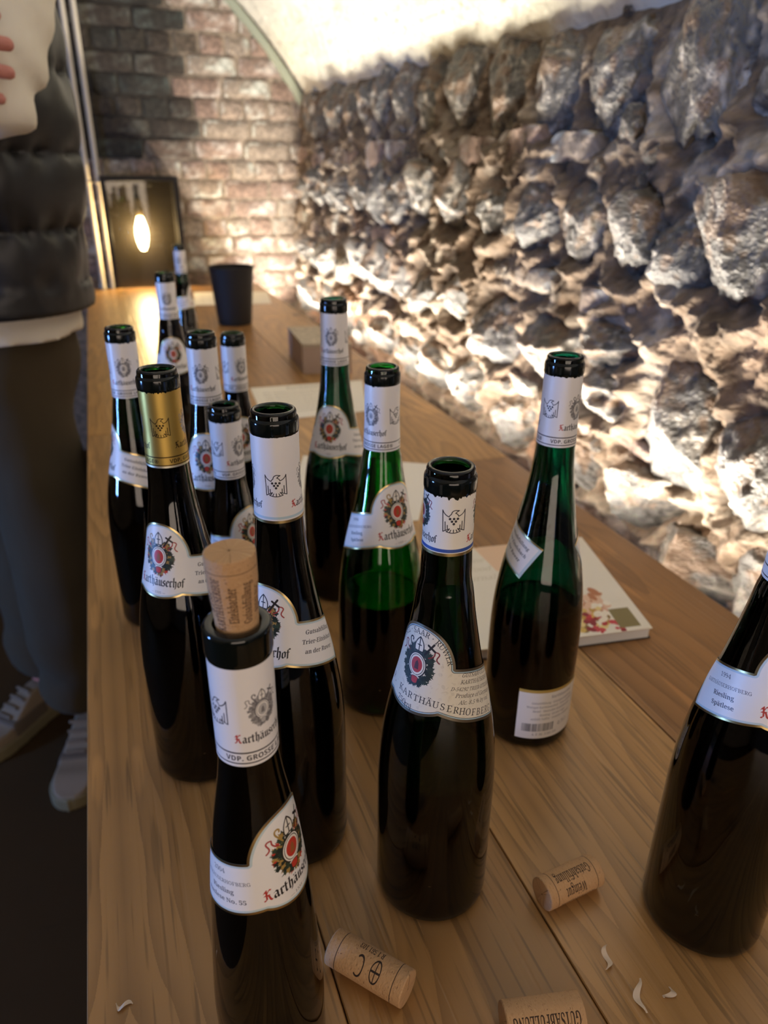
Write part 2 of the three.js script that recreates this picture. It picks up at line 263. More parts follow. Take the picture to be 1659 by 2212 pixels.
// ---- vaulted ceiling: spans from the rubble wall to the far side wall
const VC = [(XW + XL) / 2, 0], half = (XW + 0.015 - XL) / 2, VR = half / Math.sin(55.5 * D2R); VC[0] = XL + half; VC[1] = SPRING - VR * Math.cos(55.5 * D2R);
const vaultY = (x) => VC[1] + Math.sqrt(Math.max(0, VR * VR - (x - VC[0]) ** 2));
const plaster = std([0.80, 0.77, 0.66], 0.9, { map: dataTex(512, 512, (u, v) => { const t = 232 + 26 * fbm(u * 9, v * 9, 2, 4); return [t, t - 1, t - 5].map((q) => clamp(q, 120, 255)); }, true, THREE.MirroredRepeatWrapping), bumpMap: grit, bumpScale: 0.012 });
{
  const A = 58 * D2R, n = 96, zs0 = ZE - 0.02, zs1 = ZF + 0.1;
  const inner = grid(n, 170, (a, b) => { const t = mix(A, -55.5 * D2R, a), z = mix(zs0, zs1, b), R = VR + 0.006 * fbm(t * 9, z * 4, 1, 4) + (a < 0.05 ? 0.006 * fbm(z * 14, a * 50, 6, 3) * sstep(ZE + 0.05, ZE + 0.3, z) : 0) - 0.022 * sstep(-3.3, -1.6, z) * sstep(0.22, 0.03, a); return [VC[0] + R * Math.sin(t), VC[1] + R * Math.cos(t), z]; }, { uv: (a, b) => [a * 4, mix(zs0, zs1, b)] });
  const outer = grid(n, 1, (a, b) => { const t = mix(-55.5 * D2R, A, a), z = mix(zs0, zs1, b); return [VC[0] + (VR + 0.14) * Math.sin(t), VC[1] + (VR + 0.14) * Math.cos(t), z]; });
  const ends = [zs0, zs1].map((z, k) => grid(n, 1, (a, b) => { const t = mix(A, -55.5 * D2R, k ? 1 - a : a), R = VR + 0.14 * (1 - b); return [VC[0] + R * Math.sin(t), VC[1] + R * Math.cos(t), z]; }));
  struct('ceiling', merge([inner, outer, ...ends]), plaster);
  // painted fillet where the vault meets the brick
  struct('trim_1', grid(60, 6, (a, b) => { const t = mix(A, -50 * D2R, a), f = b * Math.PI / 2, R = VR - 0.010 - 0.030 * Math.cos(f); return [VC[0] + R * Math.sin(t), VC[1] + R * Math.cos(t), ZE - 0.004 + 0.03 * Math.sin(f) + 0.004]; }), std([0.24, 0.26, 0.19], 0.7));
}
// ---- the two walls that the photograph does not show, with an unseen window assumed for the bluish light
const limeWash = std([0.36, 0.31, 0.25], 0.9, { map: rubbleTex, bumpMap: grit, bumpScale: 0.004 });
const W = { z: -0.88, w: 0.36, y0: 0.48, y1: 1.06 };
struct('wall_left', merge([boxAt(0.2, W.y0, ZF - ZE, XL - 0.1, W.y0 / 2, (ZF + ZE) / 2), boxAt(0.2, 1.62 - W.y1, ZF - ZE, XL - 0.1, (1.62 + W.y1) / 2, (ZF + ZE) / 2),
  boxAt(0.2, W.y1 - W.y0, W.z - W.w / 2 - ZE, XL - 0.1, (W.y0 + W.y1) / 2, (W.z - W.w / 2 + ZE) / 2), boxAt(0.2, W.y1 - W.y0, ZF - W.z - W.w / 2, XL - 0.1, (W.y0 + W.y1) / 2, (ZF + W.z + W.w / 2) / 2)]), limeWash);
struct('wall_front', boxAt(XW - XL + 0.6, 2.9, 0.2, (XW + XL) / 2, 1.45, ZF + 0.1), limeWash);
{
  const fm = std([0.5, 0.5, 0.48], 0.5), f = 0.05, hy = (W.y0 + W.y1) / 2, hh = W.y1 - W.y0;
  const o = struct('assumed_window_1', merge([rbox(0.06, f, W.w, 0.006, XL - 0.06, W.y0 + f / 2, W.z), rbox(0.06, f, W.w, 0.006, XL - 0.06, W.y1 - f / 2, W.z), rbox(0.06, hh - 2 * f, f, 0.006, XL - 0.06, hy, W.z - W.w / 2 + f / 2), rbox(0.06, hh - 2 * f, f, 0.006, XL - 0.06, hy, W.z + W.w / 2 - f / 2)]), fm);
  mesh('glow_pane', boxAt(0.01, hh - 2 * f, W.w - 2 * f, XL - 0.07, hy, W.z), std([0.2, 0.22, 0.25], 0.3, { emissive: new THREE.Color().setRGB(...BLUE_SIDE.color), emissiveIntensity: BLUE_SIDE.glow }), o);
  areaLight(W.w - 2 * f, hh - 2 * f, BLUE_SIDE.color, BLUE_SIDE.power, [XL - 0.02, hy, W.z], [0, hy, W.z]);
}
{ // an added, unseen glowing panel behind the viewer, soft warm fill for the labels
  const f = 0.05, x = -0.40, w = 1.9, y0 = 0.50, y1 = 1.75, z = ZF - 0.012, o = struct('added_window_2', merge([rbox(w + 2 * f, f, 0.03, 0.004, x, y0 - f / 2, z), rbox(w + 2 * f, f, 0.03, 0.004, x, y1 + f / 2, z), rbox(f, y1 - y0, 0.03, 0.004, x - w / 2 - f / 2, (y0 + y1) / 2, z), rbox(f, y1 - y0, 0.03, 0.004, x + w / 2 + f / 2, (y0 + y1) / 2, z)]), std([0.3, 0.25, 0.2], 0.6));
  mesh('glow_pane', boxAt(w, y1 - y0, 0.008, x, (y0 + y1) / 2, z + 0.004), std([0.3, 0.3, 0.3], 0.4, { emissive: new THREE.Color().setRGB(...FRONT_FILL.color), emissiveIntensity: FRONT_FILL.glow }), o);
  areaLight(w, y1 - y0, FRONT_FILL.color, FRONT_FILL.power, [x, (y0 + y1) / 2, z - 0.03], [x, (y0 + y1) / 2, 0]);
}
// ---- two cream pipes up the end wall
const pipeMat = std([0.62, 0.56, 0.46], 0.45);
[[-0.008, 'cream wall pipe nearer the padded vest, left of the pair'], [0.032, 'cream wall pipe nearer the lantern, right of the pair']].forEach(([x, label]) => {
  const t = thing('pipe', label + ' on the brick end wall', 'pipe', [x, 0, ZE + 0.045], 0, 'pipes on the end wall');
  mesh('tube', new THREE.CylinderGeometry(0.0105, 0.0105, vaultY(x) - 0.004, 20).translate(0, vaultY(x) / 2 - 0.002, 0), pipeMat, t);
  for (const y of [0.45, 1.15, 1.9]) mesh('clip', merge([new THREE.TorusGeometry(0.0125, 0.0035, 8, 24).rotateX(Math.PI / 2).translate(0, y, 0), new THREE.CylinderGeometry(0.004, 0.004, 0.035, 10).rotateX(Math.PI / 2).translate(0, y, -0.029)]), pipeMat, t);
});

// ------------------------------------------------------------------ the oak table
function oak(seed, base) {
  return dataTex(1024, 2048, (u, v) => {
    const x = u * 0.36, z = v * 1.5;                  // metres across and along the grain
    const wob = 0.075 * fbm(x * 5, z * 2.4, seed, 3) + 0.012 * fbm(x * 26, z * 5, seed + 4, 3);
    const cx = 0.16 + 0.05 * noise(z * 1.1, seed), dep = 0.05 + 0.05 * noise(z * 0.8, seed + 9) + 0.05 * z;
    const rad = Math.hypot(x - cx, dep) + wob * 0.7, ring = rad * 72, fr = ring - Math.floor(ring);
    const late = Math.pow(fr, 2.2) * (0.75 + 0.25 * noise(Math.floor(ring) * 3.3, seed));
    const pores = sstep(0.16, 0.5, fbm(x * 420, z * 14, seed + 2, 2)) * (0.35 + 0.65 * (1 - fr));
    const fleck = sstep(0.30, 0.48, fbm(x * 60, z * 9, seed + 12, 2));
    const tone = 1 + 0.16 * fbm(x * 5, z * 1.3, seed + 6, 3) - 0.20 * late - 0.26 * pores + 0.13 * fleck;
    const knot = Math.exp(-((((x - 0.09) / 0.012) ** 2) + (((z - 0.42) / 0.02) ** 2)));
    const k = tone * (1 - 0.55 * knot);
    return [clamp(base[0] * k, 0, 255), clamp(base[1] * k * (1 - 0.02 * late), 0, 255), clamp(base[2] * k * (1 - 0.05 * late), 0, 255)];
  }, true, THREE.MirroredRepeatWrapping);
}
const oakTex = [oak(3, [174, 132, 81]), oak(17, [165, 122, 73])];
const oakBump = dataTex(512, 512, (u, v) => { const t = 150 - 90 * sstep(0.1, 0.5, fbm(u * 120, v * 6, 3, 3)); return [t, t, t]; }, false, THREE.MirroredRepeatWrapping);
const oakMats = [[1, 1, 1], [0.92, 0.88, 0.84], [1.05, 1.0, 0.93], [0.80, 0.74, 0.70]].flatMap((c) => oakTex.map((map) => phys(c.map((q) => Math.min(1, q)), 0.34, { map, bumpMap: oakBump, bumpScale: 0.0005, specularIntensity: 0.85 })));
{
  const t = thing('wooden_table', 'long oak plank table carrying the wine bottles along the flint wall', 'table', [0, 0, 0]);
  const cols = [[-0.0717, 0.075], [0.075, 0.221], [0.221, 0.422], [0.422, 0.629]], cuts = [[-3.34, -1.42, 0.3], [-3.34, -2.28, -0.78, 0.3], [-3.34, -1.66, 0.3], [-3.34, -2.5, -1.07, 0.3]], r = rng(5), TH = 0.04;
  cols.forEach(([x0, x1], c) => {
    for (let k = 0; k + 1 < cuts[c].length; k++) {
      const z0 = cuts[c][k], z1 = cuts[c][k + 1], g = new RoundedBoxGeometry(x1 - x0 - 0.0008, TH, z1 - z0 - 0.0008, 2, 0.0012).translate((x0 + x1) / 2, TOP - TH / 2, (z0 + z1) / 2);
      const p = g.attributes.position, n = g.attributes.normal, uv = g.attributes.uv, du = r() * 3, dv = r() * 5, fl = r() < 0.5 ? 1 : -1;
      for (let i = 0; i < p.count; i++) { const side = Math.abs(n.getX(i)) > 0.7; uv.setXY(i, fl * (side ? p.getY(i) : p.getX(i)) / 0.36 + du, p.getZ(i) / 1.5 + dv); }
      mesh('plank', g, oakMats[[4, 0, 7, 1, 2, 5, 3, 0, 1][(c * 3 + k) % 9]], t);
    }
  });
  for (const [x, z] of [[0.0, -3.2], [0.56, -3.2], [0.0, 0.18], [0.56, 0.18]]) mesh('leg', rbox(0.075, TOP - TH, 0.075, 0.004, x, (TOP - TH) / 2, z), oakMats[0], t);
  for (const x of [0.0, 0.56]) mesh('apron', rbox(0.03, 0.09, 3.2, 0.003, x, TOP - TH - 0.0455, -1.51), oakMats[1], t);
}

// ------------------------------------------------------------------ lettering
const NIB = 38 * D2R;
function nibStroke(c, pts, w) {
  const dx = Math.cos(NIB) * w / 2, dy = -Math.sin(NIB) * w / 2;
  for (let i = 0; i + 1 < pts.length; i++) { const [a, b] = pts[i], [e, f] = pts[i + 1]; c.beginPath(); c.moveTo(a - dx, b - dy); c.lineTo(a + dx, b + dy); c.lineTo(e + dx, f + dy); c.lineTo(e - dx, f - dy); c.closePath(); c.fill(); c.lineWidth = w * 0.10; c.stroke(); }
}
const I1 = (x, t = 1) => [[x - 0.1, t - 0.14], [x + 0.02, t], [x, t - 0.14], [x, 0.14], [x + 0.12, 0.0], [x + 0.2, 0.1]];
const FRAKTUR = {
  K: [1.05, [[0.12, 1.35], [0.28, 1.5], [0.26, 0.2], [0.1, 0.02], [-0.02, 0.12]], [[0.3, 0.95], [0.62, 1.5], [0.82, 1.42]], [[0.02, 0.78], [0.62, 0.78]], [[0.32, 0.75], [0.52, 0.7], [0.66, 0.18], [0.84, 0.0], [0.96, 0.1]], [[0.0, 1.1], [0.1, 1.28], [0.22, 1.2]]],
  a: [0.72, [[0.08, 0.82], [0.26, 1], [0.46, 0.86], [0.46, 0.16], [0.58, 0], [0.68, 0.1]], [[0.46, 0.6], [0.14, 0.5], [0.06, 0.28], [0.12, 0.08], [0.26, 0.0], [0.46, 0.2]]],
  r: [0.55, I1(0.14), [[0.16, 0.8], [0.36, 1.0], [0.5, 0.86]]],
  t: [0.5, [[0.14, 1.34], [0.16, 0.14], [0.28, 0], [0.4, 0.1]], [[0.0, 0.98], [0.38, 0.98]]],
  h: [0.72, [[0.06, 1.5], [0.16, 1.6], [0.14, 0.1], [0.24, 0.0]], [[0.16, 0.84], [0.36, 1], [0.52, 0.86], [0.52, 0.1], [0.38, -0.3]]],
  u: [0.72, I1(0.14), [[0.2, 0.06], [0.28, 0.0], [0.48, 0.2]], I1(0.5)],
  s: [0.56, [[0.46, 0.86], [0.3, 1], [0.1, 0.86], [0.12, 0.62], [0.4, 0.44], [0.42, 0.14], [0.22, 0], [0.02, 0.12]]],
  e: [0.56, [[0.46, 0.12], [0.28, 0], [0.1, 0.18], [0.1, 0.82], [0.3, 1], [0.46, 0.82], [0.4, 0.64], [0.14, 0.46]]],
  o: [0.64, [[0.12, 0.84], [0.1, 0.18], [0.28, 0], [0.5, 0.16]], [[0.12, 0.84], [0.32, 1], [0.5, 0.82], [0.5, 0.16]]],
  f: [0.5, [[0.2, 0.0], [0.16, 1.3], [0.34, 1.52], [0.48, 1.38]], [[0.0, 0.96], [0.36, 0.96]]],
};
function fraktur(c, text, x, y, size, { red = true, ink = '#1c1a1c', rot = 0 } = {}) {
  c.save(); c.translate(x, y); c.rotate(rot);
  let total = 0; for (const ch of text) total += (FRAKTUR[ch === 'ä' ? 'a' : ch][0] + 0.04) * size;
  let px = -total / 2;
  [...text].forEach((ch, i) => {
    const g = FRAKTUR[ch === 'ä' ? 'a' : ch]; c.fillStyle = c.strokeStyle = red && i === 0 ? '#b3302b' : ink;
    for (const st of g.slice(1)) nibStroke(c, st.map(([a, b]) => [px + a * size, -b * size]), size * 0.235);
    if (ch === 'ä') for (const q of [0.12, 0.42]) { c.beginPath(); c.arc(px + q * size, -1.28 * size, size * 0.09, 0, 7); c.fill(); }
    px += (g[0] + 0.04) * size;
  });
  c.restore();
}
const write = (c, s, x, y, px, { font = 'serif', bold = false, align = 'center', ink = '#26242a', sx = 1, italic = false } = {}) => { c.save(); c.translate(x, y); c.scale(sx, 1); c.font = `${italic ? 'italic ' : ''}${bold ? 'bold ' : ''}${px}px ${font}`; c.textAlign = align; c.fillStyle = ink; c.fillText(s, 0, 0); c.restore(); };
function arcText(c, s, cx, cy, R, a0, a1, px, { inside = false, ink = '#26242a', font = 'serif', bold = false } = {}) {
  c.font = `${bold ? 'bold ' : ''}${px}px ${font}`; c.textAlign = 'center'; c.fillStyle = ink;
  const w = [...s].map((q) => c.measureText(q).width + px * 0.06), T = w.reduce((p, q) => p + q, 0); let acc = 0;
  [...s].forEach((ch, i) => { const t = (acc + w[i] / 2) / T; acc += w[i]; const a = mix(a0, a1, t); c.save(); c.translate(cx + R * Math.sin(a), cy - R * Math.cos(a)); c.rotate(inside ? a + Math.PI : a); c.fillText(ch, 0, 0); c.restore(); });
}
// the growers' association eagle: an outlined bird with six grapes on its breast
function eagle(c, x, y, s, ink = '#1d1c20', lw = 0.045) {
  c.save(); c.translate(x, y); c.scale(s, s); c.strokeStyle = c.fillStyle = ink; c.lineWidth = lw; c.lineJoin = c.lineCap = 'round';
  c.beginPath(); c.moveTo(-0.5, -0.52); c.quadraticCurveTo(-0.42, -0.30, -0.22, -0.22); c.quadraticCurveTo(-0.18, -0.30, -0.12, -0.34); c.quadraticCurveTo(-0.10, -0.50, 0.06, -0.52); c.lineTo(0.22, -0.50); c.quadraticCurveTo(0.10, -0.44, 0.06, -0.38); c.quadraticCurveTo(0.16, -0.36, 0.2, -0.24); c.quadraticCurveTo(0.42, -0.30, 0.5, -0.52);
  c.lineTo(0.5, 0.46); c.lineTo(0.18, 0.34); c.quadraticCurveTo(0.26, 0.46, 0.32, 0.48); c.quadraticCurveTo(0, 0.62, -0.32, 0.48); c.quadraticCurveTo(-0.22, 0.44, -0.18, 0.34); c.lineTo(-0.46, 0.48); c.closePath(); c.stroke();
  c.beginPath(); for (const [a, b, e, f] of [[-0.38, 0.02, -0.36, 0.4], [-0.28, 0.18, -0.27, 0.36], [0.38, 0.02, 0.38, 0.4], [0.28, 0.18, 0.28, 0.36], [-0.12, 0.4, -0.16, 0.5], [0, 0.4, 0, 0.52], [0.12, 0.4, 0.16, 0.5]]) { c.moveTo(a, b); c.lineTo(e, f); } c.stroke();
  for (const [a, b] of [[-0.17, -0.12], [0, -0.12], [0.17, -0.12], [-0.085, 0.0], [0.085, 0.0], [0, 0.12]]) { c.beginPath(); c.arc(a, b, 0.058, 0, 7); c.fill(); }
  c.restore();
}
// the estate's crest: medallion in a wreath of oak leaves under a mitre, with cross, crozier and ribbons
function crest(c, x, y, s, tone = 'colour') {
  const P = { colour: { leaf: ['#23332c', '#2f4335', '#1b2724'], gold: '#a98748', red: '#c33a2c', ink: '#26211f', rib: '#a83a37', paper: '#efe8dc' }, grey: { leaf: ['#8c898a', '#6f6d70', '#a3a09f'], gold: '#a9a6a3', red: '#b9b6b4', ink: '#5d5b60', rib: '#8f8c8d', paper: '#f0ebe4' }, old: { leaf: ['#26352f', '#1c2926', '#2f3b35'], gold: '#33302d', red: '#b23436', ink: '#211f22', rib: '#7d2a2e', paper: '#e2dccf' } }[tone];
  const r = rng(91); c.save(); c.translate(x, y); c.scale(s, s); c.lineJoin = c.lineCap = 'round';
  const full = tone !== 'colour';
  for (let k = 0; k < 190; k++) {
    const a = r() * 2 * Math.PI, R = 0.62 + 0.38 * r(), px = Math.sin(a) * R * 0.86, py = -Math.cos(a) * R;
    if (!full && py < -0.62 && Math.abs(px) < 0.34) continue;
    c.fillStyle = !full && r() < 0.26 ? (r() < 0.7 ? P.gold : P.red) : P.leaf[k % 3]; c.save(); c.translate(px, py); c.rotate(a + (r() - 0.5)); c.beginPath();
    for (let q = 0; q < 10; q++) { const b = q / 10 * 2 * Math.PI, rr = (q % 2 ? 0.09 : 0.17) * (0.8 + 0.5 * r()); c.lineTo(Math.cos(b) * rr * 0.7, Math.sin(b) * rr); } c.closePath(); c.fill(); c.restore();
  }
  c.strokeStyle = P.rib; c.lineWidth = 0.062; // ribbons
  for (const m of [-1, 1]) { c.beginPath(); c.moveTo(m * 0.55, -0.55); c.bezierCurveTo(m * 1.05, -0.75, m * 0.62, -0.98, m * 0.95, -0.92); c.bezierCurveTo(m * 1.2, -0.80, m * 0.72, -0.62, m * 1.08, -0.42); c.stroke(); }
  c.strokeStyle = P.ink; c.lineWidth = 0.10; c.beginPath(); c.moveTo(0.34, -0.66); c.lineTo(0.72, -1.26); c.moveTo(0.46, -1.16); c.lineTo(0.80, -0.94); c.stroke(); // cross
  c.strokeStyle = full ? P.ink : P.gold; c.lineWidth = 0.07; c.beginPath(); c.moveTo(-0.36, -0.62); c.lineTo(-0.6, -1.0); c.bezierCurveTo(-0.74, -1.28, -0.36, -1.3, -0.44, -1.1); c.stroke(); // crozier
  c.fillStyle = P.paper; c.strokeStyle = P.ink; c.lineWidth = 0.05; c.beginPath(); c.moveTo(-0.22, -0.72); c.quadraticCurveTo(-0.34, -1.1, 0, -1.42); c.quadraticCurveTo(0.34, -1.1, 0.22, -0.72); c.closePath(); c.fill(); c.stroke();
  c.beginPath(); c.moveTo(0, -1.38); c.lineTo(0, -0.75); c.moveTo(-0.1, -1.02); c.lineTo(0.1, -1.02); c.stroke();
  c.lineWidth = 0.06; c.beginPath(); c.ellipse(0, -0.02, 0.50, 0.60, 0, 0, 7); c.fill(); c.stroke(); c.lineWidth = 0.03; c.beginPath(); c.ellipse(0, -0.02, 0.40, 0.50, 0, 0, 7); c.stroke();
  c.fillStyle = P.red; c.beginPath(); c.ellipse(0, -0.02, 0.31, 0.39, 0, 0, 7); c.fill();
  c.fillStyle = tone === 'colour' ? '#8a6a35' : P.ink; c.globalAlpha = 0.7; c.beginPath(); c.moveTo(-0.12, 0.2); c.lineTo(-0.08, -0.12); c.lineTo(0.02, -0.26); c.lineTo(0.1, -0.1); c.lineTo(0.13, 0.2); c.closePath(); c.fill(); c.globalAlpha = 1;
  c.strokeStyle = P.ink; c.lineWidth = 0.04; c.fillStyle = P.red; c.beginPath(); c.moveTo(-0.2, 0.60); c.quadraticCurveTo(0, 0.5, 0.2, 0.60); c.lineTo(0.17, 0.86); c.quadraticCurveTo(0, 1.0, -0.17, 0.86); c.closePath(); c.fill(); c.stroke();
  c.strokeStyle = P.paper; c.lineWidth = 0.06; c.beginPath(); c.moveTo(-0.22, 0.58); c.quadraticCurveTo(0, 0.44, 0.22, 0.58); c.stroke();
  c.restore();
}

// ------------------------------------------------------------------ bottle shapes
// [distance below the rim, radius]; taken along the silhouette of the tall flute bottle
const TALL = [[0.043, 0.0139], [0.064, 0.0147], [0.072, 0.0150], [0.090, 0.0164], [0.106, 0.0186], [0.123, 0.0215], [0.141, 0.0249], [0.159, 0.0290], [0.177, 0.0329], [0.196, 0.0358], [0.215, 0.0376], [0.240, 0.0385]];
const SHORT = TALL.map(([d, r]) => [d > 0.08 ? d - 0.0150 : d > 0.05 ? d - 0.004 : d, r]);
const HALF = [[0.040, 0.0136], [0.066, 0.0138], [0.080, 0.0150], [0.094, 0.0172], [0.110, 0.0199], [0.126, 0.0219], [0.142, 0.0236], [0.160, 0.0251], [0.178, 0.0265], [0.200, 0.0281], [0.222, 0.0294], [0.245, 0.0303]];
const smooth = (tab) => { // Catmull-Rom through the table
  return (d) => {
    if (d <= tab[0][0]) return tab[0][1]; const n = tab.length - 1; if (d >= tab[n][0]) return tab[n][1];
    let i = 0; while (d > tab[i + 1][0]) i++;
    const p = (k) => tab[clamp(k, 0, n)], t = (d - p(i)[0]) / (p(i + 1)[0] - p(i)[0]), h = p(i + 1)[0] - p(i)[0];
    const s = (k) => k <= 0 ? (p(1)[1] - p(0)[1]) / (p(1)[0] - p(0)[0]) : k >= n ? 0 : (p(k + 1)[1] - p(k - 1)[1]) / (p(k + 1)[0] - p(k - 1)[0]);
    const a = s(i) * h, b = s(i + 1) * h, t2 = t * t, t3 = t2 * t;
    return (2 * t3 - 3 * t2 + 1) * p(i)[1] + (t3 - 2 * t2 + t) * a + (-2 * t3 + 3 * t2) * p(i + 1)[1] + (t3 - t2) * b;
  };
};
const SHAPES = { tall: { r: smooth(TALL), ref: 0.145, v0: 0.1600 }, short: { r: smooth(SHORT), ref: 0.130, v0: 0.1450 }, half: { r: smooth(HALF), ref: 0.138, v0: 0.1480 } };
const glassCache = new Map();
function glassGeo(kind, H, fill) { // fill: distance below the rim at which the wine stands; the glass is hollow above it
  const key = kind + H + fill; if (glassCache.has(key)) return glassCache.get(key);
  const r = SHAPES[kind].r, R = r(9), out = [], y = (d) => H - d;
  // punt and base, then up the outside
  const pts = [[0.0005, 0.014], [R * 0.35, 0.012], [R * 0.62, 0.006], [R * 0.80, 0.0008], [R * 0.86, 0], [R * 0.93, 0.0008], [R * 0.985, 0.0035], [R, 0.008]];
  for (let d = H - 0.012; d > 0.0165; d -= 0.004) pts.push([r(d), y(d)]);
  pts.push([0.01375, y(0.0162)], [0.0139, y(0.0142)], [0.01425, y(0.0128)], [0.01445, y(0.0118)], [0.01445, y(0.0066)], [0.0143, y(0.0054)], [0.0136, y(0.0048)], [0.0134, y(0.0042)], [0.0134, y(0.0020)], [0.0131, y(0.0010)], [0.0124, y(0.0002)], [0.0115, y(0)], [0.0105, y(0.0004)], [0.0099, y(0.0014)], [0.0095, y(0.003)]);
  const inn = (d) => Math.max(0.0093, r(d) - 0.0034);
  for (let d = 0.006; d < fill - 0.001; d += 0.004) pts.push([inn(d), y(d)]);
  pts.push([inn(fill), y(fill)], [inn(fill) - 0.0015, y(fill) - 0.0009], [inn(fill) * 0.5, y(fill) - 0.0012], [0.0004, y(fill) - 0.0012]);
  const g = lathe(pts, 72); glassCache.set(key, g); return g;
}
const glassMat = (rgb, dist, spec = 1) => new THREE.MeshPhysicalMaterial({ color: 0xffffff, specularIntensity: spec, roughness: 0.03, transmission: 1, thickness: 0.01, ior: 1.5, attenuationColor: new THREE.Color().setRGB(...rgb), attenuationDistance: dist });
const GLASS = { emerald: glassMat([0.03, 0.40, 0.07], 0.0034), teal: glassMat([0.010, 0.23, 0.15], 0.0034), dark: glassMat([0.03, 0.17, 0.05], 0.0030, 0.75) };

// the flat label laid on the shoulder: u along it, v up from the lower edge of its wings
const UN = 0.0235, WING = 0.0295, HUMP = 0.0225, UE = 0.0655;
const labelTop = (u) => { const q = Math.abs(u) / UN; return q < 1 ? WING + HUMP * Math.pow(1 - Math.pow(q, 2.3), 0.72) : WING; };
const labelBot = (u, old) => { const q = Math.abs(u) / 0.0185; return q < 1 ? -0.0040 * Math.pow(Math.cos(q * Math.PI / 2), 0.8) : -(old ? 0.0030 : 0.0012) * Math.sin(Math.min(1, (q - 1) / 1.2) * Math.PI / 2); };
function onShoulder(kind, H) { // (u, v, lift) -> point on the bottle, label centre facing +z
  const { r, ref, v0 } = SHAPES[kind], e = 0.028, slope = (r(ref + e) - r(ref - e)) / (2 * e), sinA = slope / Math.hypot(1, slope), cosA = 1 / Math.hypot(1, slope), rho0 = r(ref) / sinA;
  return (u, v, lift) => {
    const Y = rho0 + (v0 - v - ref) / cosA, rho = Math.hypot(u, Y), th = Math.atan2(u, Y), d = ref + (rho - rho0) * cosA, rr = r(d), phi = th * rho / rr;
    const s = (r(d + 0.001) - r(d - 0.001)) / 0.002, k = 1 / Math.hypot(1, s), R = rr + lift * k;
    return [R * Math.sin(phi), H - d + lift * s * k, R * Math.cos(phi)];
  };
}
const LU = 0.137, LV0 = -0.0065, LV = 0.0615; // texture frame of the label, in metres
const labelCols = (() => { const a = []; for (let k = 0; k <= 150; k++) a.push(mix(-UE, UE, k / 150)); for (let k = 1; k < 26; k++) for (const s of [-1, 1]) a.push(s * UN * (1 - Math.pow(k / 26, 2.4) * 0.25)); return [...new Set(a)].sort((p, q) => p - q); })();
const labelCache = new Map();
function labelGeo(kind, H, old) {
  const key = kind + H + old; if (labelCache.has(key)) return labelCache.get(key);
  const map = onShoulder(kind, H), n = labelCols.length - 1, at = (a) => labelCols[Math.round(a * n)];
  const uvOf = (u, v) => [u / LU + 0.5, (v - LV0) / LV];
  const vv = (u, b) => mix(labelBot(u, old), labelTop(u), b);
  const face = grid(n, 14, (a, b) => map(at(a), vv(at(a), b), 0.00022), { uv: (a, b) => uvOf(at(a), vv(at(a), b)) });
  // foil edge: a narrow strip inside the upper and the lower outline
  const strip = (edge, sgn, w) => {
    const P = labelCols.map((u) => [u, edge(u)]), Q = P.map((p, i) => { const a = P[Math.max(0, i - 1)], b = P[Math.min(n, i + 1)], t = [b[0] - a[0], b[1] - a[1]], l = Math.hypot(...t); return [p[0] - sgn * -t[1] / l * w * -1 * -1, p[1] - sgn * t[0] / l * w]; });
    return grid(n, 2, (a, b) => { const i = Math.round(a * n); const p = P[i], q = Q[i]; return map(mix(p[0], q[0], b), mix(p[1], q[1], b), 0.00040); });
  };
  const w = old ? 0.0016 : 0.00125;
  const rim = merge([strip(labelTop, 1, w), strip((u) => labelBot(u, old), -1, w)]);
  const out = { face, rim }; labelCache.set(key, out); return out;
}
